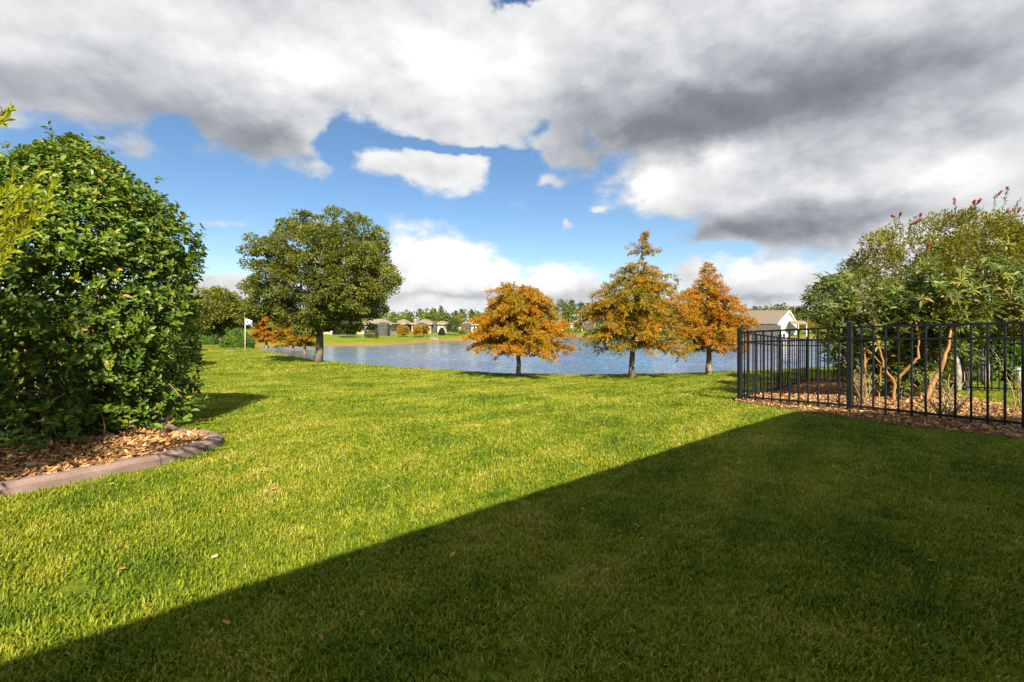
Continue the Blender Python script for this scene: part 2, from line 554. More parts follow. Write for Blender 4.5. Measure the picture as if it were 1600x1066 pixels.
def build_water():
    m_, nt, b = newmat('pond_water')
    b.inputs['Base Color'].default_value = (.022, .06, .15, 1)
    b.inputs['Roughness'].default_value = .06
    b.inputs['IOR'].default_value = 1.333
    t1 = tex_noise(nt, 1.0, 4, .6, position=True, mscale=(1.4, .5, 1))
    t2 = tex_noise(nt, 3.0, 3, .6, position=True, mscale=(.8, 1.8, 1))
    t3 = tex_noise(nt, .035, 3, .5, position=True, mscale=(1, 2.5, 1))
    a = nt.nodes.new('ShaderNodeMath')
    a.operation = 'MULTIPLY_ADD'
    a.inputs[1].default_value = .35
    nt.links.new(t2.outputs['Fac'], a.inputs[0])
    nt.links.new(t1.outputs['Fac'], a.inputs[2])
    # ruffled and calmer lanes; the lee of the far bank lies calm
    mr = nt.nodes.new('ShaderNodeMapRange')
    mr.inputs['From Min'].default_value = .35
    mr.inputs['From Max'].default_value = .62
    mr.inputs['To Min'].default_value = .35
    mr.inputs['To Max'].default_value = 1.0
    nt.links.new(t3.outputs['Fac'], mr.inputs['Value'])
    bp = nt.nodes.new('ShaderNodeBump')
    bp.inputs['Distance'].default_value = .12
    nt.links.new(a.outputs[0], bp.inputs['Height'])
    nt.links.new(mr.outputs[0], bp.inputs['Strength'])
    nt.links.new(bp.outputs[0], b.inputs['Normal'])
    rng = R(7)
    rr = np.concatenate([np.linspace(18, 30, 8), np.arange(30.3, 60, .22), np.geomspace(60.3, 172, 130)])
    th = np.radians(np.concatenate([np.linspace(-75, -44, 12), np.linspace(-43.5, 50, 520), np.linspace(51, 80, 14)]))
    X, Y = rr[:, None] * np.sin(th)[None], rr[:, None] * np.cos(th)[None]
    Z = np.zeros_like(X)
    for i in range(46):
        lam = .55 * 1.045 ** i
        a_ = rng.normal(.25, .75)
        k_ = 2 * PI / lam
        Z += .0042 * lam ** .9 * np.sin(k_ * (X * math.cos(a_) + Y * math.sin(a_)) + rng.uniform(0, 6.28) + .8 * np.sin(.11 * X * math.sin(i) + .13 * Y * math.cos(i)))
    lanes = .65 + .35 * np.sin(X * .05 + .9) * np.sin(Y * .16 + X * .03) + .25 * np.sin(Y * .4 + X * .09)
    calm = smooth(1, 22, -pond_dist(X, Y)) * .85 + .15
    Z *= np.clip(lanes, .2, 1.2) * calm * WAVES
    n, m = X.shape
    V = np.stack([X, Y, WATER + Z], -1).reshape(-1, 3)
    i = np.arange(n - 1)[:, None] * m
    j = np.arange(m - 1)[None]
    f = np.stack([i + j, i + j + 1, i + m + j + 1, i + m + j], -1).reshape(-1, 4)
    tag(link('water', raw_mesh('water', V, [f[:, ::-1]], True), m_), 'rippled blue pond behind the lawn', kind='structure')


WAVES = .85
build_ground()
build_water()

# ------------------------------------------------------------------ leaves
TEMPL = {
    'rhomb': (np.array([(0, 0, 0), (.45, .5, .06), (1, 0, -.12), (.45, -.5, .06)], float), [np.array([[0, 1, 2, 3]])]),
    'fold': (np.array([(0, 0, 0), (.3, .42, .07), (.68, .46, .05), (1, 0, -.14), (.68, -.46, .05), (.3, -.42, .07), (.33, 0, 0), (.68, 0, -.03)], float),
             [np.array([[0, 6, 1], [2, 7, 3], [0, 5, 6], [4, 3, 7]]), np.array([[1, 6, 7, 2], [6, 5, 4, 7]])]),
    'chip': (np.array([(0, -.35, 0), (.1, .5, .05), (1, .3, .1), (.8, -.5, 0)], float), [np.array([[0, 3, 2, 1]])]),
}


def unit(v):
    v = np.asarray(v, float)
    return v / (np.linalg.norm(v, axis=-1, keepdims=True) + 1e-9)


def rdir(rng, n):
    return unit(rng.normal(size=(n, 3)))


def leaf_frame(D, N):
    D = unit(D)
    S = unit(np.cross(N, D))
    return D, S, np.cross(D, S)


def leaf_mesh(name, P, D, N, L, Wd, tint, templ='rhomb'):
    tv, tf = TEMPL[templ]
    n, k = len(P), len(tv)
    D, S, U = leaf_frame(D, N)
    L = np.broadcast_to(L, (n,))[:, None, None]
    Wd = np.broadcast_to(Wd, (n,))[:, None, None]
    V = P[:, None, :] + L * tv[None, :, 0:1] * D[:, None] + Wd * tv[None, :, 1:2] * S[:, None] + L * tv[None, :, 2:3] * U[:, None]
    off = (np.arange(n) * k)[:, None, None]
    faces = [(f[None] + off).reshape(-1, f.shape[1]) for f in tf]
    return raw_mesh(name, V.reshape(-1, 3), faces, False, np.repeat(np.clip(tint, 0, 1), k))


_unit_leaf = {}


def leaf_objects(parent, P, D, N, L, Wd, tint, matname, name='leaf'):
    """each of these leaves as a part of its own (shared mesh data); points are relative to the parent"""
    D, S, U = leaf_frame(D, N)
    tv, tf = TEMPL['fold']
    for i in range(len(P)):
        q = int(np.clip(round(float(tint[i]) * 8), 0, 8))
        key = (matname, q)
        if key not in _unit_leaf:
            me = raw_mesh('leaf', tv, tf, False, np.full(len(tv), q / 8))
            me.materials.append(M[matname])
            _unit_leaf[key] = me
        o = link(name, _unit_leaf[key], None, parent)
        d, s, u = D[i] * L[i], S[i] * Wd[i], U[i] * L[i]
        o.matrix_local = Matrix(((d[0], s[0], u[0], P[i][0]), (d[1], s[1], u[1], P[i][1]), (d[2], s[2], u[2], P[i][2]), (0, 0, 0, 1)))


def in_view(P):
    d = np.maximum(P[:, 1], 1e-3)
    px = CX + P[:, 0] / d * F
    py = HY - (P[:, 2] - EYE) / d * F
    return (P[:, 1] > .3) & (px > 4) & (px < 1596) & (py > 4) & (py < 1060)


def curve_pts(a, b, sag=0.0, n=6, wob=0.0, rng=None):
    t = np.linspace(0, 1, n)[:, None]
    p = np.asarray(a)[None] * (1 - t) + np.asarray(b)[None] * t
    p[:, 2] += sag * np.sin(t[:, 0] * PI)
    if wob and rng is not None:
        p[1:-1] += rng.normal(size=(n - 2, 3)) * wob
    return p


# ------------------------------------------------------------------ trees
def clump_tree(name, label, cat, base, H, trunk_r, clear, crown_c, crown_r, ncl, per, cr, L, Wd, leafm, barkm, seed,
               group=None, limbs=7, flat=.6, shell=.5, tint0=.5, tsp=.22, lump=.25, stems=1, up=.35, twigs=True, lean=(0, 0)):
    """crown of many leaf clumps on a branching skeleton; crown_c relative to the base"""
    rng = R(seed)
    root = empty(name, base)
    tag(root, label, cat, group)
    mb = MB()
    cc, crr = np.array(crown_c, float), np.array(crown_r, float)
    nodes = []
    tops = []
    for s in range(stems):
        a0 = s * 2 * PI / max(stems, 1) + rng.uniform(0, 1)
        off = np.array([math.cos(a0), math.sin(a0), 0]) * (trunk_r * 1.2 if stems > 1 else 0)
        top = np.array([cc[0] + off[0] * 4 + lean[0], cc[1] + off[1] * 4 + lean[1], cc[2] + crr[2] * .45])
        t = np.linspace(0, 1, 9)[:, None]
        p = off[None] * (1 - t) + top[None] * t
        p[1:] += rng.normal(size=(8, 3)) * np.array([1, 1, 0]) * trunk_r * .25
        p[0, 2] -= .15
        r = trunk_r * (1 - .82 * t[:, 0])
        r[0] *= 1.22
        mb.tube(p, r, 9)
        nodes.append(p[3:])
        tops.append(p)
    for i in range(limbs):
        p0 = tops[i % stems]
        f = rng.uniform(clear / max(tops[0][-1][2], .1), .8)
        k = f * 8
        st = p0[int(k)] * (1 - k % 1) + p0[min(int(k) + 1, 8)] * (k % 1)
        a = i * 2.4 + rng.uniform(-.4, .4)
        e = cc + crr * np.array([math.cos(a) * .62, math.sin(a) * .62, rng.uniform(-.35, .45)])
        q = curve_pts(st, e, .12 * np.linalg.norm(e - st), 7, .03 * crr[0], rng)
        mb.tube(q, np.linspace(trunk_r * .42, trunk_r * .08, 7), 6)
        nodes.append(q[2:])
    nodes = np.concatenate(nodes)
    # clump centres: towards the outside of a lumpy ellipsoid
    C = []
    lumps = rdir(rng, 14)
    while len(C) < ncl:
        d = rdir(rng, 1)[0]
        rad = rng.uniform(shell ** 3, 1) ** (1 / 3)
        k = 1 - lump + lump * 1.6 * max(0, float(np.max(lumps @ d)) - .55) / .45
        v = d * rad * k
        if v[2] < 0:
            v[2] *= .85
        C.append(cc + v * crr)
    C = np.array(C)
    if twigs:
        for c in C[:: max(1, ncl // 160)]:
            i = np.argmin(((nodes - c) ** 2).sum(1))
            mb.tube(curve_pts(nodes[i], c, .04, 4, .03, rng), np.linspace(trunk_r * .10, trunk_r * .025, 4), 4, False)
    mb.build('trunk', M[barkm], root, True)
    sz = rng.uniform(.65, 1.3, ncl) * cr
    n = ncl * per
    idx = np.repeat(np.arange(ncl), per)
    o = rdir(rng, n) * (rng.uniform(.15, 1, n) ** .6)[:, None] * sz[idx][:, None]
    o[:, 2] *= flat
    P = C[idx] + o
    out = unit((C[idx] - cc) / crr)
    D = unit(unit(o) * .8 + out * .5 + rdir(rng, n) * .7 + np.array([0, 0, .1]))
    N = unit(np.array([0, 0, 1.0]) * up + rdir(rng, n) + out * .5)
    tint = tint0 + rng.normal(size=ncl)[idx] * tsp * .6 + rng.normal(size=n) * tsp * .8
    cr_ = link('crown', leaf_mesh('crown', P, D, N, L * rng.uniform(.7, 1.25, n), Wd * rng.uniform(.75, 1.2, n), tint), M[leafm], root)
    cr_['kind'] = 'stuff'
    return root


def cypress(name, label, base, H, clear, profile, nl, trunk_r, seed, group, tint=(.35, .75), bend=0.0, dens=1.0, droop=.25, sq=1.0, top_twist=0.0, fl=.085, fw=.027):
    """feathery tiers: limbs spiral up the trunk, twigs along the limbs, drooping fronds along the twigs. profile(t) = radius, t = 0 lowest limb .. 1 tip"""
    rng = R(seed)
    root = empty(name, base)
    tag(root, label, 'tree', group)
    mb = MB()
    t = np.linspace(0, 1, 14)
    tr = np.stack([bend * t ** 2 + rng.normal(size=14) * .018 * H / 4 * (t > .1), rng.normal(size=14) * .012, t * H], -1)
    tr[0, 2] = -.15
    rad = trunk_r * (1 - t) ** .8 + .008
    rad[0] *= 1.3
    mb.tube(tr, rad, 9)
    PP, DD, LL, TT = [], [], [], []

    def axis(z):
        return np.array([np.interp(z, tr[:, 2], tr[:, 0]), np.interp(z, tr[:, 2], tr[:, 1]), z])
    nl = int(nl * 2.1)
    for i in range(nl):
        f = min(max((i + rng.uniform(-.6, .6)) / nl, 0), .99) ** .95
        z = clear + (H - clear) * f
        a = i * 2.399 + rng.uniform(-.6, .6)
        ln = profile(f) * min(rng.uniform(.45, 1.12), rng.uniform(.7, 1.12))
        if ln < .05:
            continue
        s = np.linspace(0, 1, 8)
        rise = rng.uniform(.02, .42)
        hx = ln * s
        hz = ln * (rise * s - (rise * .7 + droop * rng.uniform(.1, .8)) * s ** 2.2)
        A = a + rng.normal() * .15 * s
        lp = axis(z)[None] + np.stack([np.cos(A) * hx, np.sin(A) * hx * sq, hz], -1)
        mb.tube(lp, np.linspace(max(.010, trunk_r * .20 * min(1, ln)), .004, 8), 5, False)
        tb = np.clip(tint[0] + .07 + (tint[1] - tint[0]) * rng.uniform(), 0, 1)
        nt_ = max(6, int(18 * ln * dens))
        for j in range(nt_):
            u = .14 + .86 * (j + rng.uniform()) / nt_
            k = u * 7
            i0 = min(int(k), 6)
            p0 = lp[i0] * (1 - (k - i0)) + lp[i0 + 1] * (k - i0)
            ax = unit(lp[i0 + 1] - lp[i0])
            side = np.array([-ax[1], ax[0], 0]) * (1 if j % 2 else -1)
            tl = (.09 + .34 * ln * (1 - u * .6) * rng.uniform(.5, 1)) * min(1, .3 + ln)
            td = unit(ax * rng.uniform(.2, 1.0) + side * rng.uniform(.1, 1.0) + np.array([0, 0, rng.uniform(-.25, .75)]))
            nf = max(5, int(tl * 92))
            v = np.sort(rng.uniform(.05, 1, nf))
            pts = p0[None] + td[None] * (v * tl)[:, None]
            pts[:, 2] -= .6 * droop * tl * v ** 2
            pts += rng.normal(size=(nf, 3)) * .022
            sd = unit(np.cross(td, [0, 0, 1.0]))[None] * np.where(rng.random(nf) < .5, 1, -1)[:, None]
            dd = unit(td[None] * .6 + sd * rng.uniform(.2, .9, nf)[:, None] + np.array([0, 0, -1.0])[None] * rng.uniform(-.25, .9, nf)[:, None] + rng.normal(size=(nf, 3)) * .3)
            PP.append(pts); DD.append(dd)
            LL.append(fl * rng.uniform(.6, 1.35, nf))
            TT.append(np.clip(tb + rng.normal() * .10 + rng.normal(size=nf) * .12 + .22 * (u - .6), 0, 1))
    P, D, L, T = np.concatenate(PP), np.concatenate(DD), np.concatenate(LL), np.concatenate(TT)
    n = len(P)
    N = unit(rdir(rng, n) + np.array([0, 0, .9]))
    mb.build('trunk', M['bark_cyp'], root, True)
    c = link('crown', leaf_mesh('crown', P, D, N, L, fw * rng.uniform(.7, 1.3, n), T), M['cyp_leaf'], root)
    c['kind'] = 'stuff'
    return root


def prof(pts):
    xs, ys = zip(*pts)
    return lambda f: float(np.interp(f, xs, ys))


near_group = 'orange bald cypresses along the near bank'
# the three orange cypresses along the bank
b = on(*((810 - CX) / F * 16.3, 16.3))
s = b[1] / F
cypress('cypress_tree', 'broad low orange cypress with rounded top standing alone before the pond', b, 141 * s, 37 * s,
        prof([(0, 74 * s), (.12, 98 * s), (.3, 86 * s), (.5, 78 * s), (.72, 66 * s), (.9, 52 * s), (1, 34 * s)]), 50, 3.6 * s, 11, near_group, (.36, .72), dens=1.15)
b = on(*((987 - CX) / F * 16.0, 16.0))
s = b[1] / F
cypress('cypress_tree', 'tallest orange cypress with a thin bare-necked crooked tip', b, 229 * s, 44 * s,
        prof([(0, 84 * s), (.12, 114 * s), (.3, 108 * s), (.42, 98 * s), (.5, 82 * s), (.57, 72 * s), (.64, 54 * s), (.69, 44 * s), (.74, 3 * s), (.80, 3 * s), (.82, 36 * s), (.88, 26 * s), (.91, 9 * s), (1, 5 * s)]),
        58, 4.2 * s, 12, near_group, (.16, .55), bend=22 * s, dens=.85, droop=.42)
b = on(*((1107 - CX) / F * 16.9, 16.9))
s = b[1] / F
cypress('cypress_tree', 'cone-shaped rust orange cypress nearest the corner of the fence', b, 176 * s, 36 * s,
        prof([(0, 60 * s), (.12, 78 * s), (.3, 74 * s), (.5, 60 * s), (.66, 46 * s), (.80, 26 * s), (.9, 17 * s), (1, 5 * s)]), 56, 4 * s, 13, near_group, (.40, .80), dens=1.1)
# young ones under the oak
b = G(417, 551)
s = b[1] / F
cypress('cypress_tree', 'small rust orange cypress beside the flagpole', b, 66 * s, 17 * s,
        prof([(0, 28 * s), (.2, 34 * s), (.5, 30 * s), (.8, 20 * s), (1, 8 * s)]), 34, 2.3 * s, 14, near_group, (.5, .8), fl=.15, fw=.05)
b = G(458, 558.5)
s = b[1] / F
cypress('cypress_tree', 'small yellow-orange cypress, middle one of the three left of the oak trunk', b, 62 * s, 18 * s,
        prof([(0, 24 * s), (.2, 30 * s), (.5, 26 * s), (.8, 16 * s), (1, 6 * s)]), 32, 2.2 * s, 15, near_group, (.2, .6), fl=.13, fw=.045)
b = G(476, 562.5)
s = b[1] / F
cypress('cypress_tree', 'small greenish cypress close against the oak trunk', b, 66 * s, 22 * s,
        prof([(0, 20 * s), (.2, 30 * s), (.5, 26 * s), (.8, 14 * s), (1, 6 * s)]), 32, 2.3 * s, 16, near_group, (.08, .5), fl=.12, fw=.042)
# the live oak
b = G(496, 567)
s = b[1] / F
clump_tree('oak_tree', 'large spreading green live oak on the bank', 'tree', b, 232 * s, 6.4 * s, 44 * s, (18 * s, 0, 132 * s), (107 * s, 102 * s, 88 * s),
           660, 130, 11.5 * s, .125, .062, 'oak_leaf', 'bark_grey', 21, None, 12, .62, .36, .5, .26, .42)

# ------------------------------------------------------------------ far left: oak, clipped shrubs, flagpole
b = G(345, 539)
s = b[1] / F
clump_tree('oak_tree', 'smaller round oak beyond the lawn behind the clipped shrubs', 'tree', b, 82 * s, 3.4 * s, 22 * s, (-4 * s, 0, 48 * s), (52 * s, 50 * s, 34 * s),
           210, 100, 8.5 * s, .24, .13, 'oak_leaf', 'bark_grey', 22, None, 8, .7, .4, .6, .24, .25)


def clipped_shrub(name, label, base, rx, ry, h, seed, leafm='clip_leaf', n=5000, L=.09, point=0.0, cat='shrub', group=None, parent_stem=True):
    """a trimmed shrub: short leaves over a smooth body, stem inside"""
    rng = R(seed)
    root = empty(name, base)
    tag(root, label, cat, group)
    z = rng.uniform(0, 1, n)
    a = rng.uniform(0, 2 * PI, n)
    rr = np.where(z < .45, .90 + .10 * np.sin(z / .45 * PI / 2), np.sqrt(np.clip(1 - ((z - .45) / .55) ** 2.1, 0, 1)))
    if point:
        rr = np.where(z > .3, (1 - ((z - .3) / .7)) ** point * 1.0, rr)
    k = 1 + .05 * np.sin(a * 3 + seed) + .03 * np.sin(a * 7 + z * 9) + rng.normal(size=n) * .03
    dep = 1 - rng.uniform(0, .14, n) ** 1.2
    P = np.stack([np.cos(a) * rr * rx * k * dep, np.sin(a) * rr * ry * k * dep, z * h], -1)
    out = unit(np.stack([np.cos(a) / rx, np.sin(a) / ry, np.where(z > .4, (z - .35) * 2.2, 0) / h], -1))
    D = unit(out * .5 + rdir(rng, n) * .8 + np.array([0, 0, .25]))
    N = unit(out + rdir(rng, n) * .6)
    tint = .5 + .18 * np.sin(a * 5 + z * 6) + rng.normal(size=n) * .2
    o = link('foliage', leaf_mesh('foliage', P, D, N, L * rng.uniform(.7, 1.3, n), L * .5, tint), M[leafm], root)
    o['kind'] = 'stuff'
    mb = MB()
    mb.tube([(0, 0, -.1), (.02, 0, h * .4), (0, .02, h * .8)], [.06 * h / 1.5, .05 * h / 1.5, .01], 6)
    for q in range(6):
        aa = q * 1.05
        mb.tube(curve_pts((0, 0, h * .15), (math.cos(aa) * rx * .7, math.sin(aa) * ry * .7, h * .6), .05, 4), [.03, .025, .015, .006], 5, False)
    mb.build('stem', M['bark_grey'], root)
    # dense dark inside
    return root


b = G(329, 537)
s = b[1] / F
clipped_shrub('shrub', 'light green clipped drum-shaped shrub left of the small oak trunk', b, 14 * s, 14 * s, 22 * s, 31, n=5200, L=.16)
b = G(337, 537.5)
clipped_shrub('shrub', 'dark evergreen shrub in the shade behind the small oak trunk', on(b[0] + .55, b[1] + 1.2), 17 * s, 12 * s, 24 * s, 32, 'dark_leaf', 4200, .18)
b = G(371, 544)
s = b[1] / F
clipped_shrub('shrub', 'large clipped green shrub with a pointed top beside the flagpole', b, 24 * s, 20 * s, 29 * s, 33, n=7500, L=.15, point=.62)
b = G(311, 529)
s = b[1] / F
clipped_shrub('flowering_shrub', 'small violet flowering shrub past the drum-shaped shrub', b, 5 * s, 5 * s, 10 * s, 34, 'violet_flower', 700, .2)


def flagpole():
    b = G(383, 549.5)
    s = b[1] / F
    r = empty('flagpole', b)
    tag(r, 'thin cream flagpole with a small blue and white flag', 'flagpole')
    MB().tube([(0, 0, -.2), (0, 0, 20 * s), (0, 0, 51.5 * s)], [.026, .025, .022], 8).build('pole', M['white_metal'], r, True)
    MB().tube([(0, 0, 51.5 * s), (0, 0, 52.2 * s), (0, 0, 52.9 * s)], [.02, .05, .02], 8).build('finial', M['white_metal'], r, True)
    nx, nz = 10, 8
    V, Fq = [], []
    for i in range(nx):
        for j in range(nz):
            u, v = i / (nx - 1), j / (nz - 1)
            V.append((.06 + u * 9.0 * s, .10 * math.sin(u * 7 + v) * u, 51 * s - v * 9.5 * s - u * u * .12))
    for i in range(nx - 1):
        for j in range(nz - 1):
            Fq.append((i * nz + j, (i + 1) * nz + j, (i + 1) * nz + j + 1, i * nz + j + 1))
    o = link('flag', raw_mesh('flag', V, [np.array(Fq)], True), M['flag'], r)
    m = o.modifiers.new('thick', 'SOLIDIFY')
    m.thickness = .01
    mb = MB()
    mb.box((-.3, -.25, -.05), (.3, .25, .05))  # low block added to stand in for a pale patch of the lawn
    tag(mb.build('pale_block', M['concrete']), 'low pale slab in the lawn just left of the flagpole', 'block')
    p = G(361, 549)
    bpy.data.objects['pale_block'].location = p


flagpole()
# two trimmed shrubs that stand behind the big hedge and throw their shade past it
for k, (px, d, h) in enumerate(((268, 19.3, 2.3), (277, 30.5, 2.4))):
    p = on((px - CX) / F * d, d)
    clipped_shrub('shrub', ['trimmed shrub hidden close behind the big hedge', 'trimmed shrub hidden farther behind the big hedge'][k], p, .95, .95, h, 35 + k, n=2600, L=.14)


# ------------------------------------------------------------------ the big hedge at the left, its bed and kerb
def profile_hedge(z, H, zc):
    up = 1 - np.clip((z - zc) / (H - zc), 0, 1) ** 2.0
    lo = .93 + .07 * np.clip(z / zc, 0, 1)
    return np.where(z > zc, up, lo)


def big_hedge():
    rng = R(41)
    c = on(-5.22, 5.75)
    H, zc, Rx = 3.52, 1.95, 1.31
    root = empty('hedge', c)
    tag(root, 'tall dome-shaped broadleaf hedge in the kerbed mulch bed', 'hedge')
    n = 6800                                           # sprigs
    # sample by area
    z = np.concatenate([rng.uniform(.10, zc, int(n * .48)), zc + (H - zc) * (1 - (1 - rng.uniform(0, 1, n - int(n * .48))) ** .8)])
    a = rng.uniform(0, 2 * PI, n)
    rr = profile_hedge(z, H, zc) * Rx
    k = 1 + .06 * np.sin(a * 3 + z * 2.1) + .05 * np.sin(a * 5 - z * 3.3 + 1) + rng.normal(size=n) * .025
    dep = 1 - rng.uniform(0, 1, n) ** 1.7 * .45
    # ragged skirt
    k *= np.where(z < .7, 1 - .10 * rng.uniform(0, 1, n), 1)
    C = np.stack([np.cos(a) * rr * k * dep, np.sin(a) * rr * k * dep, zc * 0 + np.where(z > zc, zc + (z - zc) * (.5 + .5 * dep), z)], -1)
    out = unit(np.stack([np.cos(a), np.sin(a), np.where(z > zc, (z - zc) / (H - zc) * 1.6, -.05)], -1))
    # a few sprigs that stick out of the clipped outline
    stick = rng.random(n) < .05
    C[stick] += out[stick] * (rng.uniform(.02, 1, stick.sum()) ** 2 * .22)[:, None]
    ax = unit(out * .8 + np.array([0, 0, .55]) + rdir(rng, n) * .45)
    per = 7
    idx = np.repeat(np.arange(n), per)
    m = n * per
    th = np.tile(np.arange(per) * 2.4, n) + np.repeat(rng.uniform(0, 6.28, n), per)
    A = ax[idx]
    S = unit(np.cross(A, rdir(rng, m)))
    T = np.cross(A, S)
    rad = np.cos(th)[:, None] * unit(np.cross(A, np.array([.3, .2, .9]))) + np.sin(th)[:, None] * np.cross(A, unit(np.cross(A, np.array([.3, .2, .9]))))
    D = unit(rad * rng.uniform(.6, 1.2, m)[:, None] + A * rng.uniform(.25, 1.0, m)[:, None] + rdir(rng, m) * .2)
    N = unit(A + rdir(rng, m) * .35)
    P = C[idx] + A * (np.tile(np.arange(per), n) * -.012)[:, None] + rdir(rng, m) * .012
    L = .080 * rng.uniform(.55, 1.25, m)
    Wd = L * rng.uniform(.42, .54, m)
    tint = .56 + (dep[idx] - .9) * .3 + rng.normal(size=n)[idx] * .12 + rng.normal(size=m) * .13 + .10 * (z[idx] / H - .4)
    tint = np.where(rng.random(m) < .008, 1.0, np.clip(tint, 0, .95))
    # low sprigs at the front: the nearest, largest leaves
    fr = []
    for (px, py, d) in ((55, 700, 4.55), (130, 690, 4.8), (98, 660, 4.6), (160, 640, 4.75), (25, 690, 4.3), (255, 672, 5.3), (70, 640, 4.6), (200, 660, 5.0), (115, 712, 4.6), (30, 650, 4.4), (285, 660, 5.5)):
        p = at(px, py, d) - c
        for q in range(8):
            ang = q * 2.4 + rng.uniform(-.3, .3)
            dd = np.array([math.cos(ang), math.sin(ang) - .2, rng.uniform(.1, .8)])
            fr.append((p + rng.normal(size=3) * .02, dd, np.array([0, -.4, 1.0]) + rng.normal(size=3) * .25, rng.uniform(.085, .125), rng.uniform(.45, .9)))
    Pf = np.array([f[0] for f in fr]); Df = np.array([f[1] for f in fr]); Nf = np.array([f[2] for f in fr])
    Lf = np.array([f[3] for f in fr]); Tf = np.array([f[4] for f in fr])
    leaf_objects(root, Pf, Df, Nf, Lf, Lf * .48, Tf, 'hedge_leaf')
    # the rest of the 300 nearest leaves singly
    Pw = P + c
    dist = np.linalg.norm(Pw - np.array([0, 0, EYE]), axis=1)
    dist[~in_view(Pw)] = 99
    pick = np.argsort(dist)[:300 - len(fr)]
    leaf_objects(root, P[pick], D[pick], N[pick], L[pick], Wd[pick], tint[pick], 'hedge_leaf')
    keep = np.ones(m, bool)
    keep[pick] = False
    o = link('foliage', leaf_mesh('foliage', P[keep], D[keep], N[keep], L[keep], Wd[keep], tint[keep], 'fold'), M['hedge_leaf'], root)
    o['kind'] = 'stuff'
    # stems: several trunks rising and forking, bare twigs at the skirt
    mb = MB()
    for i in range(11):
        a0 = i * 2.4
        p0 = np.array([math.cos(a0) * .28, math.sin(a0) * .28, -.05])
        p1 = np.array([math.cos(a0) * .85, math.sin(a0) * .85, rng.uniform(1.2, 2.8)])
        q = curve_pts(p0, p1, .1, 7, .04, rng)
        mb.tube(q, np.linspace(.032, .012, 7), 6)
        for j in range(14):
            st = q[rng.integers(1, 7)]
            i0 = rng.integers(0, n)
            near = np.argsort(((C - st) ** 2).sum(1))[rng.integers(0, 260)]
            mb.tube(curve_pts(st, C[near], .03, 4, .03, rng), np.linspace(.010, .003, 4), 4, False)
    for i in range(70):
        a0 = rng.uniform(0, 2 * PI)
        r0 = rng.uniform(.75, 1.2)
        p1 = np.array([math.cos(a0) * r0 * Rx * .9, math.sin(a0) * r0 * Rx * .9, rng.uniform(.12, .75)])
        p0 = np.array([math.cos(a0) * .5, math.sin(a0) * .5, rng.uniform(.05, .6)])
        mb.tube(curve_pts(p0, p1, rng.uniform(-.05, .1), 5, .035, rng), np.linspace(.011, .003, 5), 4, False)
    for f in fr[::8]:
        p = f[0]
        mb.tube(curve_pts(np.array([p[0] * .85, p[1] * .8 + .05, max(p[2] - .35, -.02)]), p, .03, 4, .01, rng), np.linspace(.007, .003, 4), 4, False)
    mb.build('stems', M['twig'], root, True)


big_hedge()

kerb_px = [(-330, 850), (-170, 812), (-60, 782), (0, 765), (60, 754), (130, 740), (200, 726), (260, 712), (305, 699), (332, 689), (337, 682), (322, 677.5), (296, 675), (262, 674)]
kerb_c = [G(x, y + 9.5)[:2] for x, y in kerb_px] + [np.array(p) for p in ((-5.0, 6.9), (-6.2, 7.4), (-7.6, 7.2), (-8.4, 6.0))]


def smooth_line(pts, n):
    pts = np.array(pts, float)
    for _ in range(2):
        q = np.empty((2 * len(pts) - 2, 2))
        q[0::2] = pts[:-1] * .75 + pts[1:] * .25
        q[1::2] = pts[:-1] * .25 + pts[1:] * .75
        pts = np.vstack([pts[:1], q, pts[-1:]])
    s = np.concatenate([[0], np.cumsum(np.hypot(*np.diff(pts, axis=0).T))])
    u = np.linspace(0, s[-1], n)
    return np.stack([np.interp(u, s, pts[:, 0]), np.interp(u, s, pts[:, 1])], -1), s[-1]


def inside_poly(P, poly):
    x, y = P[:, 0], P[:, 1]
    r = np.zeros(len(P), bool)
    n = len(poly)
    for i in range(n):
        ax, ay = poly[i]
        bx, by = poly[(i + 1) % n]
        c = (ay > y) != (by > y)
        r ^= c & (x < (bx - ax) * (y - ay) / (by - ay + 1e-12) + ax)
    return r


kline, klen = smooth_line(kerb_c, 240)
LEFT_BED = np.vstack([kline, [(-8.5, 4.2)]])


def kerb():
    root = empty('kerb_edging', (0, 0, 0))
    tag(root, 'curved mauve concrete edging around the hedge bed', 'edging')
    prof_ = [(-.085, -.06), (-.085, .055), (-.06, .085), (.03, .092), (.075, .06), (.085, -.06)]
    seg = 24
    for k in range(0, 239, seg):
        L = kline[k:min(k + seg + 1, 240)].copy()
        if len(L) < 3:
            continue
        L[0] += (L[1] - L[0]) * .10
        L[-1] += (L[-2] - L[-1]) * .10
        T = unit(np.gradient(L, axis=0))
        Nn = np.stack([-T[:, 1], T[:, 0]], -1)
        V, Fq = [], []
        for i in range(len(L)):
            zz = float(gz(L[i][0], L[i][1]))
            for (o, h) in prof_:
                V.append((L[i][0] - Nn[i][0] * o, L[i][1] - Nn[i][1] * o, zz + h + .004 * math.sin(k + i * .8)))
        m = len(prof_)
        for i in range(len(L) - 1):
            for j in range(m - 1):
                Fq.append((i * m + j, i * m + j + 1, (i + 1) * m + j + 1, (i + 1) * m + j))
        caps = np.array([[*range(m)][::-1], [(len(L) - 1) * m + j for j in range(m)]])
        link('edging_block', raw_mesh('edging_block', V, [np.array(Fq), caps], False), M['kerb'], root)


kerb()


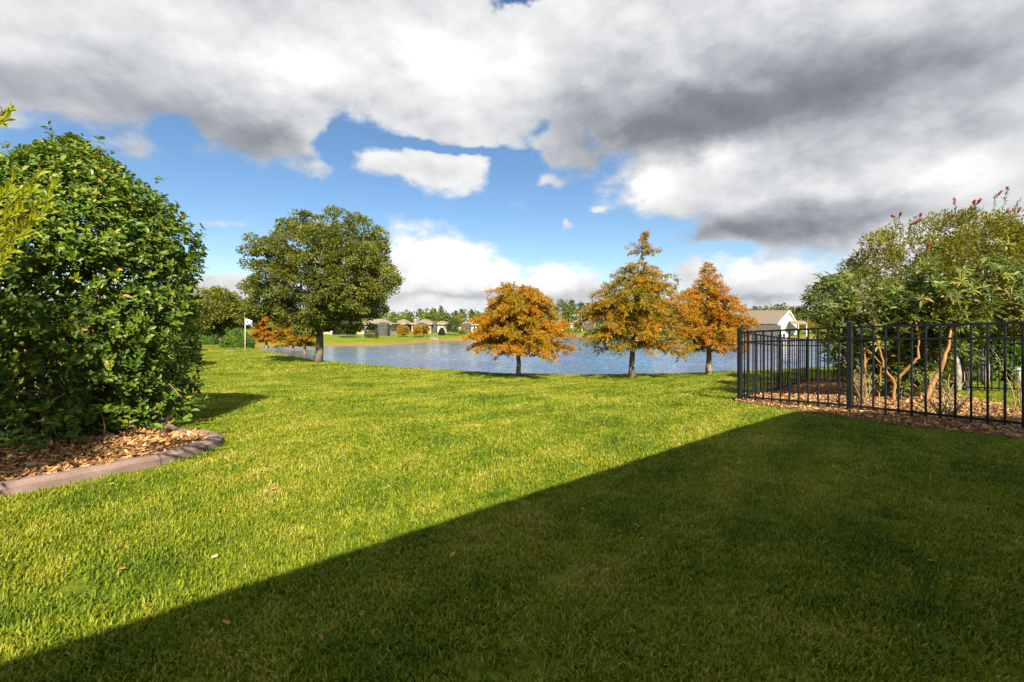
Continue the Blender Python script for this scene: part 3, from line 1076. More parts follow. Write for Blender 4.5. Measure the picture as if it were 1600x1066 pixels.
def sheet(name, poly, dz, mat, res=.22, kind='structure'):
    """a sheet a little above the lawn that follows it"""
    poly = np.array(poly)
    lo, hi = poly.min(0), poly.max(0)
    import bmesh
    bm = bmesh.new()
    vs = [bm.verts.new((p[0], p[1], 0)) for p in poly]
    bm.faces.new(vs)
    for axis in (0, 1):
        k = lo[axis] + res
        while k < hi[axis]:
            g = bm.verts[:] + bm.edges[:] + bm.faces[:]
            co = (k, 0, 0) if axis == 0 else (0, k, 0)
            no = (1, 0, 0) if axis == 0 else (0, 1, 0)
            bmesh.ops.bisect_plane(bm, geom=g, plane_co=co, plane_no=no)
            k += res
    X = np.array([v.co[:] for v in bm.verts])
    Z = gz(X[:, 0], X[:, 1])
    for v, z in zip(bm.verts, Z):
        v.co.z = z + dz + .012 * math.sin(v.co.x * 5) * math.sin(v.co.y * 4)
    bmesh.ops.recalc_face_normals(bm, faces=bm.faces)
    me = bpy.data.meshes.new(name)
    bm.to_mesh(me)
    bm.free()
    o = link(name, me, mat)
    o['kind'] = kind
    return o


def chips(name, label, poly, n, seed, size, dz, view_only=True):
    rng = R(seed)
    poly = np.array(poly)
    lo, hi = poly.min(0), poly.max(0)
    P = rng.uniform(lo, hi, (n * 6, 2))
    P = P[inside_poly(P, poly)]
    P3 = np.column_stack([P, gz(P[:, 0], P[:, 1])])
    if view_only:
        P3 = P3[in_view(P3 + np.array([0, 0, .05]))]
    P3 = P3[:n]
    m = len(P3)
    P3[:, 2] += dz + rng.uniform(0, .03, m)
    D = unit(rdir(rng, m) * np.array([1, 1, .35]))
    N = unit(np.array([0, 0, 1.0]) + rdir(rng, m) * .55)
    L = size * rng.uniform(.5, 1.7, m)
    o = link(name, leaf_mesh(name, P3, D, N, L, L * rng.uniform(.22, .55, m), np.clip(rng.normal(.66, .24, m), 0, 1), 'chip'), M['chip'])
    tag(o, label, 'mulch', kind='stuff')


sheet('mulch_bed', LEFT_BED, .035, M['mulch'])
chips('bark_mulch', 'tan bark mulch in the kerbed bed under the hedge', LEFT_BED, 17000, 51, .045, .045)

# ------------------------------------------------------------------ the fence at the right
fc = G(1156, 628)[:2]
fp2 = G(1328, 644.5)[:2]
ff = unit(fp2 - fc)
far_c = G(1262, 597.5)[:2]
fs = unit(far_c - fc)
FH = 1.31


def fence():
    root = empty('metal_fence', on(*fc))
    tag(root, 'black metal picket fence around the neighbouring bed', 'fence')
    base = np.array(root.location)
    post_me = MB().box((-.034, -.034, -.1), (.034, .034, FH + .035)).mesh('post')
    post_me.materials.append(M['black_metal'])
    cap = MB().box((-.040, -.040, FH + .036), (.040, .040, FH + .055))
    cap.add([(-.040, -.040, FH + .0555), (.040, -.040, FH + .0555), (.040, .040, FH + .0555), (-.040, .040, FH + .0555), (0, 0, FH + .078)], [(0, 1, 4), (1, 2, 4), (2, 3, 4), (3, 0, 4)])
    cap_me = cap.mesh('post_cap')
    cap_me.materials.append(M['black_metal'])
    pick_me = MB().box((-.0105, -.0105, .045), (.0105, .0105, FH - .012)).mesh('picket')
    pick_me.materials.append(M['black_metal'])

    def post(p, ang, top=0.0):
        o = link('post', post_me, None, root)
        o.location = on(*p) - base + np.array([0, 0, top])
        o.rotation_euler = (0, 0, ang)
        link('post_cap', cap_me, None, o)

    def panel(a, b, npk):
        a, b = np.array(a), np.array(b)
        za, zb = float(gz(*a)), float(gz(*b))
        ang = math.atan2(b[1] - a[1], b[0] - a[0])
        u = unit(b - a)
        for h, t in ((FH - .03, .032), (FH - .21, .028), (.09, .03)):
            p0, p1 = a + u * .0345, b - u * .0345
            ln = np.linalg.norm(p1 - p0)
            n_ = np.array([-u[1], u[0]])
            V = []
            for (q, z) in ((p0, za), (p1, zb)):
                for (s_, dz) in ((-1, 0), (1, 0), (1, t), (-1, t)):
                    w = q + n_ * s_ * .0155
                    V.append((w[0] - base[0], w[1] - base[1], z + h + dz - base[2]))
            mb = MB()
            mb.add(V, [(0, 1, 5, 4), (1, 2, 6, 5), (2, 3, 7, 6), (3, 0, 4, 7), (0, 3, 2, 1), (4, 5, 6, 7)])
            mb.build('rail', M['black_metal'], root)
        for i in range(1, npk):
            f = i / npk
            q = a * (1 - f) + b * f
            o = link('picket', pick_me, None, root)
            o.location = (q[0] - base[0], q[1] - base[1], za * (1 - f) + zb * f - base[2])
            o.rotation_euler = (0, 0, ang)
    a_f = math.atan2(ff[1], ff[0])
    a_s = math.atan2(fs[1], fs[0])
    sp = np.linalg.norm(fp2 - fc)
    step = sp / 12
    p3 = fp2 + ff * step * 15
    p4 = p3 + ff * step * 15
    post(fc, a_f)
    post(fp2, a_f, .01)
    post(p3, a_f)
    post(p4, a_f)
    panel(fc, fp2, 12)
    panel(fp2, p3, 15)
    panel(p3, p4, 15)
    sl_ = np.linalg.norm(far_c - fc)
    mid = fc + fs * sl_ * .47
    post(mid, a_s)
    post(far_c, a_s)
    panel(fc, mid, 11)
    panel(mid, far_c, 13)
    # the run along the back, towards the water
    q0 = far_c
    for i in range(3):
        q1 = q0 + ff * 1.83
        post(q1, a_f)
        panel(q0, q1, 15)
        q0 = q1


fence()

RIGHT_BED = [G(x, y)[:2] for x, y in ((1142, 628.5), (1180, 634), (1272, 648), (1330, 656), (1427, 671), (1600, 688), (1800, 712), (1900, 700), (1760, 668), (1600, 642), (1512, 624), (1455, 611), (1385, 600), (1290, 594.5), (1262, 595.5), (1205, 606))]
sheet('mulch_bed', RIGHT_BED, .02, M['mulch'])
chips('bark_mulch', 'orange-brown bark mulch in the bed along the black fence', RIGHT_BED, 32000, 52, .036, .028)


# ------------------------------------------------------------------ planting behind the fence
def whorl_leaves(rng, C, A, per, L, lo=.3):
    n = len(C)
    idx = np.repeat(np.arange(n), per)
    m = n * per
    th = np.tile(np.arange(per) * 2.399, n) + np.repeat(rng.uniform(0, 6.28, n), per)
    a = A[idx]
    s = unit(np.cross(a, np.array([.31, .17, .93])))
    t = np.cross(a, s)
    rad = np.cos(th)[:, None] * s + np.sin(th)[:, None] * t
    D = unit(rad + a * rng.uniform(lo - .3, lo + .6, m)[:, None] + np.array([0, 0, -.18]))
    N = unit(a + rdir(rng, m) * .25)
    P = C[idx] + a * (rng.uniform(-.06, 0, m))[:, None]
    return P, D, N, L * rng.uniform(.65, 1.2, m), idx


def px_path(pts):
    return np.array([at(x, y, d) for x, y, d in pts])


def long_leaf_shrub(name, label, base_px, d, stems, whorls, seed, single=0, per=10, L=.165):
    rng = R(seed)
    b = on((base_px - CX) / F * d, d)
    root = empty(name, b)
    tag(root, label, 'shrub', 'large shrubs behind the fence')
    mb = MB()
    ends = []
    for st in stems:
        p = px_path(st[0]) - b
        if st[2]:
            p[0] = np.array([p[0][0], p[0][1], float(gz(p[0][0] + b[0], p[0][1] + b[1])) - b[2] - .08])
        s2 = np.linspace(0, len(p) - 1, 4 * len(p))
        q = np.stack([np.interp(s2, np.arange(len(p)), p[:, k]) for k in range(3)], -1)
        q[1:-1] += rng.normal(size=(len(q) - 2, 3)) * st[1] * .15
        mb.tube(q, np.linspace(st[1], st[1] * .28, len(q)) * .70 * (1 + rng.normal(size=len(q)) * .09), 9)
        ends.append(q[len(q) // 2:])
    ends = np.concatenate(ends)
    C = []
    for (x0, x1, y0, y1, d0, d1, k) in whorls:
        C.append(np.stack([rng.uniform(x0, x1, k), rng.uniform(y0, y1, k), rng.uniform(d0, d1, k)], -1))
    C = np.concatenate(C)
    C[:, 1] += np.where(C[:, 1] < 505, 17 * np.sin(C[:, 0] / 23 + seed) + 9 * np.sin(C[:, 0] / 9 + C[:, 2] * 3) + rng.normal(size=len(C)) * 9, rng.normal(size=len(C)) * 6)
    C = np.array([at(*c) for c in C]) - b
    for c in C[::5]:
        i = np.argmin(((ends - c) ** 2).sum(1))
        mb.tube(curve_pts(ends[i], c, .05, 5, .02, rng), np.linspace(.007, .003, 5), 4, False)
    mb.build('stems', M['bark_tan'], root, True)
    A = unit(np.array([0, -.25, .8]) + rdir(rng, len(C)) * .6)
    P, D, N, Ls, idx = whorl_leaves(rng, C, A, per, L)
    tint = np.clip(.45 + rng.normal(size=len(C))[idx] * .14 + rng.normal(size=len(P)) * .12, 0, .88)
    tint = np.where(rng.random(len(P)) < .03, rng.uniform(.93, 1, len(P)), tint)
    Wd = Ls * .25
    Pw = P + b
    dist = np.linalg.norm(Pw, axis=1)
    dist[~in_view(Pw)] = 99
    pick = np.argsort(dist)[:single]
    keep = np.ones(len(P), bool)
    keep[pick] = False
    leaf_objects(root, P[pick], D[pick], N[pick], Ls[pick], Wd[pick], tint[pick], 'right_leaf')
    o = link('foliage', leaf_mesh('foliage', P[keep], D[keep], N[keep], Ls[keep], Wd[keep], tint[keep], 'fold'), M['right_leaf'], root)
    o['kind'] = 'stuff'
    return root


long_leaf_shrub('large_shrub', 'long-leaved shrub with forked orange-tan trunk behind the fence', 1396, 8.9,
                [([(1396, 622, 8.9), (1396, 596, 8.9), (1382, 576, 8.85), (1374, 545, 8.8), (1368, 505, 8.8), (1362, 470, 8.9)], .045, True),
                 ([(1398, 598, 8.9), (1420, 574, 8.8), (1436, 558, 8.7), (1434, 520, 8.7), (1430, 485, 8.8), (1440, 450, 8.9)], .042, False),
                 ([(1352, 606, 9.2), (1351, 560, 9.2), (1350, 505, 9.2), (1345, 470, 9.3)], .038, True),
                 ([(1382, 576, 8.85), (1362, 552, 9.0), (1340, 536, 9.1)], .018, False), ([(1372, 612, 9.3), (1378, 560, 9.3), (1390, 500, 9.3)], .02, True),
                 ([(1330, 604, 9.5), (1322, 560, 9.5), (1310, 505, 9.5)], .018, True), ([(1410, 614, 9.4), (1412, 560, 9.4), (1404, 495, 9.4)], .018, True)],
                [(1275, 1470, 440, 512, 8.5, 9.8, 300), (1300, 1470, 505, 545, 8.9, 9.9, 150), (1285, 1345, 490, 565, 9.2, 9.9, 40), (1400, 1450, 545, 615, 9.2, 9.8, 80), (1335, 1385, 525, 605, 9.3, 10.0, 90), (1300, 1480, 500, 590, 9.6, 10.6, 170)], 61, 300)
long_leaf_shrub('large_shrub', 'long-leaved shrub with a thick leaning orange-tan trunk', 1440, 8.5,
                [([(1440, 622, 8.5), (1455, 600, 8.5), (1468, 584, 8.5), (1478, 555, 8.5), (1484, 530, 8.5), (1488, 495, 8.6), (1500, 465, 8.7)], .062, True),
                 ([(1484, 530, 8.5), (1510, 495, 8.6), (1530, 472, 8.7)], .025, False),
                 ([(1486, 505, 8.5), (1462, 485, 8.6), (1448, 460, 8.8)], .022, False)],
                [(1440, 1600, 425, 500, 8.3, 9.6, 310), (1445, 1530, 490, 550, 9.0, 9.8, 120), (1435, 1485, 545, 605, 9.2, 9.9, 60), (1450, 1540, 490, 560, 9.6, 10.6, 120), (1580, 1680, 425, 500, 8.4, 9.4, 80)], 62, 0)


def bare_shrub(label, base_px, base_py, hpx, n, seed, spread=.5, lean=0.0):
    rng = R(seed)
    b = G(base_px, base_py)
    s = b[1] / F
    r = empty('bare_shrub', b)
    tag(r, label, 'shrub', 'cut-back bare shrubs behind the fence')
    for i in range(n):
        mb = MB()
        a = rng.uniform(0, 2 * PI)
        h = hpx * s * rng.uniform(.55, 1.05)
        e = np.array([math.cos(a) * spread * h + lean * h, math.sin(a) * spread * h, h])
        q = curve_pts((rng.normal() * .03, rng.normal() * .03, -.05), e, .08 * h, 6, .035 * h, rng)
        mb.tube(q, np.linspace(.010, .004, 6), 5)
        for j in range(4):
            st = q[rng.integers(2, 5)]
            mb.tube(curve_pts(st, st + unit(rng.normal(size=3) + np.array([0, 0, .8]) + e) * h * rng.uniform(.2, .4), 0, 4, .012, rng), np.linspace(.006, .002, 4), 4)
        mb.build('stem', M['twig'], r, True)
    m = 60
    C = np.column_stack([rng.normal(size=m) * .12, rng.normal(size=m) * .12, rng.uniform(.1, .8, m) * hpx * s])
    o = link('foliage', leaf_mesh('foliage', C, rdir(rng, m), rdir(rng, m), .05, .02, rng.uniform(.5, .9, m)), M['right_leaf'], r)
    o['kind'] = 'stuff'


bare_shrub('cut-back shrub of pale twigs beside the leaning trunk', 1492, 648, 72, 9, 71, .6)
bare_shrub('bare forked pale twigs in front of the white planter', 1588, 648, 110, 5, 72, .35)
bare_shrub('low thicket of dry twigs by the second fence post', 1348, 636, 70, 14, 73, .32)
bare_shrub('low dry twiggy plant in the mulch at the foot of the fence', 1476, 655, 34, 10, 74, .8)


def bottlebrush():
    b = on(*((1500 - CX) / F * 11.6, 11.6))
    s = 11.6 / F
    r = clump_tree('bottlebrush_tree', 'wide bottlebrush tree with red flower spikes behind the fence', 'tree', b, 330 * s, 6 * s, 60 * s,
                   (20 * s, 0, 168 * s), (172 * s, 110 * s, 104 * s), 560, 100, 15 * s, .095, .030, 'brush_leaf', 'bark_pale', 81, None, 10, .9, .35, .55, .25, .3, stems=2)
    rng = R(82)
    # outer sprays that droop and stick up beyond the crown, with the red brushes at their tips
    mb = MB()
    PP, DD, TT = [], [], []
    tips = [(1576, 268), (1560, 285), (1528, 292), (1480, 318), (1432, 318), (1400, 322), (1388, 322), (1424, 322), (1588, 305), (1594, 318), (1500, 315), (1420, 336), (1445, 352), (1582, 395), (1368, 418), (1465, 368), (1575, 322), (1520, 305), (1545, 318), (1357, 378), (1490, 300), (1600, 290), (1640, 300), (1680, 310), (1380, 345), (1362, 395), (1300, 430), (1280, 440), (1325, 415)]
    for i, (px, py) in enumerate(tips):
        d = 11.6 + rng.uniform(-1.3, .3)
        e = at(px, py, d) - b
        e = e + np.array([(1530 - px) * s * .05, 0, -rng.uniform(.15, .5)])
        st = e + np.array([(1530 - px) * s * .12 + rng.normal() * .15, .2, -.40 - rng.uniform(0, .3)])
        q = curve_pts(st, e, .06, 7, .015, rng)
        mb.tube(q, np.linspace(.012, .004, 7), 4, False)
        for j in range(34):
            u = rng.uniform(.0, 1)
            PP.append(q[min(int(u * 6), 5)] + (q[min(int(u * 6) + 1, 6)] - q[min(int(u * 6), 5)]) * (u * 6 % 1))
            DD.append(unit(rng.normal(size=3) * .7 + unit(e - st)))
            TT.append(rng.uniform(.2, .8))
        if i < 21:
            f = []
            L0 = rng.uniform(.07, .14)
            n = 120
            ax = unit(q[-1] - q[-2] + rng.normal(size=3) * .01)
            base_ = e[None] + ax[None] * rng.uniform(0, L0, n)[:, None]
            dd = rdir(rng, n)
            dd = unit(dd - (dd @ ax)[:, None] * ax[None] * .8)
            o = link('flower', leaf_mesh('flower', base_, dd, rdir(rng, n), .035, .010, rng.uniform(0, 1, n)), M['red_flower'], r)
    mb.build('branches', M['bark_pale'], r, True)['kind'] = 'stuff'
    n = len(PP)
    o = link('sprays', leaf_mesh('sprays', np.array(PP), np.array(DD), rdir(rng, n), .08, .02, np.array(TT)), M['brush_leaf'], r)
    o['kind'] = 'stuff'


bottlebrush()
# darker small-leaved tree left of it, over the fence
b = on((1330 - CX) / F * 10.8, 10.8)
s = 10.8 / F
clump_tree('small_tree', 'low dark small-leaved tree spreading left over the back fence', 'tree', b, 130 * s, 3 * s, 40 * s, (12 * s, 0, 142 * s), (82 * s, 60 * s, 42 * s),
           120, 90, 12 * s, .07, .03, 'oak_leaf', 'bark_pale', 83, None, 6, .6, .3, .45, .22, .35)
# pale trunks and the hedge across the neighbour's lawn
b = on((1541 - CX) / F * 13.2, 13.2)
s = 13.2 / F
clump_tree('crape_myrtle', 'pale-barked twin-trunked tree behind the neighbour lawn', 'tree', b, 200 * s, 3.2 * s, 110 * s, (0, 0, 190 * s), (70 * s, 60 * s, 60 * s),
           90, 90, 14 * s, .09, .04, 'brush_leaf', 'bark_pale', 84, None, 5, .8, .3, .4, .2, .3, stems=2)
for k, (px, d, rx, h, lm, lab) in enumerate(((1480, 15.2, 1.3, 1.7, 'far_leaf', 'green hedge mound behind the neighbour lawn, nearest the forked trunks'),
                                             (1575, 15.0, 1.4, 1.9, 'clip_leaf', 'yellow-green hedge mound behind the white planter'),
                                             (1660, 14.6, 1.5, 2.0, 'far_leaf', 'green hedge mound at the far right of the neighbour lawn'),
                                             (1395, 16.0, 1.2, 1.5, 'brush_leaf', 'olive hedge mound seen between the forked trunks'))):
    clipped_shrub('shrub', lab, on((px - CX) / F * d, d), rx, .9, h, 90 + k, lm, 6500, .17)


def planter():
    b = G(1592, 599)
    s = b[1] / F
    r = empty('planter_tub', b)
    tag(r, 'white oblong planter tub on the neighbour lawn', 'planter')
    h, w, dp = 25 * s, 27 * s, .22
    V, n = [], 28
    rings = [(0, .80), (h * .86, .96), (h * .865, 1.04), (h, 1.05), (h, .96), (h * .80, .93)]
    for z, k in rings:
        for i in range(n):
            a = 2 * PI * i / n
            x = np.sign(math.cos(a)) * abs(math.cos(a)) ** .45 * w * k
            y = np.sign(math.sin(a)) * abs(math.sin(a)) ** .45 * dp * k
            V.append((x + w * .6, y, z))
    Fq = [(i * n + j, i * n + (j + 1) % n, (i + 1) * n + (j + 1) % n, (i + 1) * n + j) for i in range(len(rings) - 1) for j in range(n)]
    link('tub', raw_mesh('tub', V, [np.array(Fq), np.array([list(range(n))[::-1]])], False), M['planter'], r)
    V2 = [(x, y, z - .012) for x, y, z in V[-n:]]
    link('soil', raw_mesh('soil', V2, [np.array([list(range(n))])]), M['mulch'], r)


planter()


# ------------------------------------------------------------------ the tree just left of the camera
def podocarpus():
    rng = R(101)
    b = on(-4.0, 2.2)
    r = clump_tree('podocarpus_tree', 'yellow-green narrow-leaved podocarpus reaching in at the left edge', 'tree', b, 3.5, .06, .4, (-.12, -.05, 1.85), (.66, .66, 1.6),
                   190, 70, .24, .10, .026, 'podo_leaf', 'bark_grey', 102, None, 7, 1.1, .3, .35, .2, .2)
    # shoots that show in the picture, leaf by leaf
    shoots = [((-60, 470, 2.9), (22, 278, 2.55)), ((-60, 450, 2.8), (60, 272, 2.5)), ((-40, 440, 2.8), (86, 292, 2.5)), ((-60, 430, 2.75), (70, 330, 2.45)),
              ((-70, 460, 2.7), (40, 365, 2.4)), ((-70, 440, 2.7), (28, 330, 2.4)), ((-90, 260, 2.7), (12, 172, 2.5)), ((-60, 500, 2.7), (18, 395, 2.4)), ((-60, 420, 2.8), (10, 300, 2.45)),
              ((-50, 400, 2.8), (48, 300, 2.5)), ((-60, 430, 2.8), (76, 310, 2.5)), ((-60, 460, 2.7), (52, 345, 2.45)), ((-80, 250, 2.7), (6, 186, 2.5))]
    mb = MB()
    P, D, N, L, T = [], [], [], [], []
    for i, (a, e) in enumerate(shoots):
        p0, p1 = at(*a) - b, at(*e) - b
        q = curve_pts(p0, p1, .04, 9, .006, rng)
        mb.tube(q, np.linspace(.006, .002, 9), 5)
        ax = unit(q[-1] - q[-3])
        root_ = np.array([.3, 0, 1.5]) * rng.uniform(.6, 1.1)
        mb.tube(curve_pts(root_, p0, .05, 6, .02, rng), np.linspace(.014, .006, 6), 5)
        k = 30
        for j in range(k):
            u = .25 + .75 * (j + .5) / k
            m = u * 8
            i0 = min(int(m), 7)
            p = q[i0] * (1 - (m - i0)) + q[i0 + 1] * (m - i0)
            th = j * 2.4
            s1 = unit(np.cross(ax, [0.2, .9, .1]))
            s2 = np.cross(ax, s1)
            rd = math.cos(th) * s1 + math.sin(th) * s2
            P.append(p)
            D.append(unit(ax * (1.0 + .9 * u) + rd * (.95 - .35 * u) + rng.normal(size=3) * .12))
            N.append(unit(rd * -1 + ax + rng.normal(size=3) * .3))
            L.append(rng.uniform(.075, .115) * (1 - .2 * u))
            T.append(np.clip(rng.normal(.5 + .35 * u, .12), 0, 1))
    mb.build('shoots', M['bark_grey'], r, True)
    P, D, N, L, T = map(np.array, (P, D, N, L, T))
    v = in_view(P + b)
    idx = np.nonzero(v)[0][:300]
    rest = np.setdiff1d(np.arange(len(P)), idx)
    leaf_objects(r, P[idx], D[idx], N[idx], L[idx], L[idx] * .30, T[idx], 'podo_leaf')
    if len(rest):
        o = link('foliage', leaf_mesh('foliage', P[rest], D[rest], N[rest], L[rest], L[rest] * .24, T[rest], 'fold'), M['podo_leaf'], r)
        o['kind'] = 'stuff'


podocarpus()


# ------------------------------------------------------------------ the house behind the camera that shades the lawn
def near_house():
    k = (2.6 / math.tan(SUN_EL))
    sh = np.array([-math.sin(SUN_AZ), -math.cos(SUN_AZ)]) * k
    c1, c2 = G(1252, 646)[:2], G(250, 969)[:2]
    u = unit(c1 - c2)                                  # along the eave
    v = np.array([u[1], -u[0]])                        # into the house
    corner = c1 - sh
    r = empty('house', (corner[0], corner[1], 0), math.atan2(u[1], u[0]))
    tag(r, 'single-storey house beside the camera whose eave shades the lawn', 'house')
    L, D_ = 17.0, 12.0                                 # local: -x along the eave away from the corner, -y into the house
    e = .45
    mb = MB()
    mb.box((-L + e, -D_ + e, -.2), (-e, -e, 2.5))
    mb.build('wall', M['trim'], r)
    mb = MB()
    z0, z1 = 2.5, 5.2
    z1 = z0 + .1 + .456 * D_ / 2
    t_ = .1
    V = [(0, 0, z0 + t_), (-L, 0, z0 + t_), (-L, -D_ / 2, z1), (0, -D_ / 2, z1), (-L, -D_, z0 + t_), (0, -D_, z0 + t_)]
    V += [(x_, y_, z_ - t_) for x_, y_, z_ in V]
    mb.add(V, [(0, 3, 2, 1), (3, 5, 4, 2), (6, 7, 8, 9), (9, 8, 10, 11), (0, 1, 7, 6), (0, 6, 9, 3), (3, 9, 11, 5), (1, 2, 8, 7), (2, 4, 10, 8), (5, 11, 10, 4)])
    roof = mb.build('roof', M['shingle'], r)
    for x_ in (-e, -L + e):
        zz = lambda y_: z0 - .02 + .456 * min(-y_, D_ + y_)
        MB().add([(x_ - .05, -e, 2.502), (x_ - .05, -D_ + e, 2.502), (x_ - .05, -D_ / 2, zz(-D_ / 2)), (x_ + .05, -e, 2.502), (x_ + .05, -D_ + e, 2.502), (x_ + .05, -D_ / 2, zz(-D_ / 2))],
                 [(0, 2, 1), (3, 4, 5), (0, 3, 5, 2), (1, 2, 5, 4), (0, 1, 4, 3)]).build('gable', M['trim'], r)
    MB().box((-L, .002, z0 - .06), (0, .022, z0 + .092)).build('fascia', M['trim'], roof)
    for x in (-3.2, -7.5, -12):
        f = MB().box((x - .9, -e + .004, .1 if x == -7.5 else .9), (x + .9, -e + .06, 2.2)).build('window', M['trim'], r)
        MB().box((x - .82, -e + .062, .18 if x == -7.5 else .98), (x + .82, -e + .07, 2.12)).build('pane', M['glass'], f)


near_house()


# ------------------------------------------------------------------ across the pond
def house(px0, px1, py_peak, py_eave, d, label, wall='stucco', roof='shingle', gable=None, depth=11.0, lanai=None, wins=(), group='houses across the pond', rot=0.0, cols=()):
    """px0..px1 = roof span in the photograph at distance d; hip roof, or a gable towards the water"""
    s = d / F
    x0, x1 = (px0 - CX) * s, (px1 - CX) * s
    w = x1 - x0
    g = float(gz((x0 + x1) / 2, d))
    zp, ze = EYE + (HY - py_peak) * s, EYE + (HY - py_eave) * s
    r = empty('house', ((x0 + x1) / 2, d, g), rot)
    tag(r, label, 'house', group)
    ze, zp = max(ze - g, 2.3), zp - g
    h = w / 2
    MB().box((-h + .5, .5, -.4), (h - .5, depth - .5, ze - .02)).build('wall', M[wall], r)
    mb = MB()
    m = min(depth / 2, h * .8)
    if gable == 'side':                                # ridge along x, gable end at the right
        V = [(-h, 0, ze), (h, 0, ze), (h, depth, ze), (-h, depth, ze), (-h + .1, depth / 2, zp), (h, depth / 2, zp)]
        F_ = [(0, 1, 5, 4), (2, 3, 4, 5), (3, 0, 4), (0, 3, 2, 1), (1, 2, 5)]
    else:
        V = [(-h, 0, ze), (h, 0, ze), (h, depth, ze), (-h, depth, ze), (-h + m, depth / 2, zp), (h - m, depth / 2, zp)]
        F_ = [(0, 1, 5, 4), (1, 2, 5), (2, 3, 4, 5), (3, 0, 4), (0, 3, 2, 1)]
    mb.add(V, F_)
    ro = mb.build('roof', M[roof], r)
    MB().box((-h, -.06, ze - .13), (h, -.005, ze + .02)).build('fascia', M['stucco'], ro)
    for (a, b_) in wins:
        xa = (a - (px0 + px1) / 2) * s
        xb = (b_ - (px0 + px1) / 2) * s
        f = MB().box((xa, .42, .7), (xb, .498, 2.1)).build('window', M['trim'], r)
        MB().box((xa + .1, .40, .8), (xb - .1, .418, 2.0)).build('pane', M['glass'], f)
    if lanai:
        a, b_ = [(q - (px0 + px1) / 2) * s for q in lanai]
        l_ = MB().box((a, -2.2, -.3), (b_, .45, 2.1)).add([(a, -2.2, 2.11), (b_, -2.2, 2.11), (b_ - .8, -.6, 2.7), (a + .8, -.6, 2.7), (b_, .44, 2.5), (a, .44, 2.5)], [(0, 1, 2, 3), (1, 4, 2), (0, 3, 5), (3, 2, 4, 5)]).build('screen_porch', M['screen'], r)
        for q in np.linspace(a, b_, 6):
            MB().box((q - .05, -2.26, -.3), (q + .05, -2.205, 2.11)).build('porch_post', M['screen'], l_)
    for q in cols:
        xq = (q - (px0 + px1) / 2) * s
        MB().box((xq - .3, -.5, -.4), (xq + .3, -.02, ze - .21)).build('column', M['stucco_white'], r)
    return r


house(500, 548, 500, 508, 104, 'pale house with white columns glimpsed under the oak', 'stucco', cols=(519, 528), lanai=(530, 546), wins=((505, 512),))
house(553, 612, 498, 507.5, 106, 'cream house with a narrow dark window behind the round shrub', 'stucco', wins=((570.5, 573),), lanai=(590, 609))
house(612, 634, 498.5, 509, 118, 'house end with tan roof right of the oak crown', 'stucco_grey', lanai=(613, 626))
house(640, 676, 499, 509.5, 120, 'tan-roofed house behind the two small orange trees', 'stucco_grey', lanai=(652, 664), wins=((643, 648),))
house(674, 700, 501.5, 510.5, 124, 'tan-roofed house with cream wall and dark arched screen porch', 'stucco', lanai=(668, 683), wins=((687, 690),))
house(714, 748, 501, 510, 128, 'brown-roofed house with dark porch right of the leafy green tree', 'stucco', 'shingle', lanai=(722, 736), wins=((739, 743),))
house(770, 836, 501, 510, 150, 'brown-roofed house mostly behind the broad orange cypress', 'stucco', wins=((790, 798),))
house(852, 882, 500.5, 508.5, 168, 'pale-roofed house at the edge of the broad orange cypress', 'stucco_white', wins=((862, 866),))
house(890, 928, 500, 509, 170, 'hip-roofed house with white corner and dark porch between the orange cypresses', 'stucco_white', 'shingle', lanai=(912, 927), cols=(910,))
house(1020, 1075, 499, 508, 160, 'brown-roofed house mostly behind the tall orange cypress', 'stucco', 'shingle_dark', wins=((1030, 1040),))


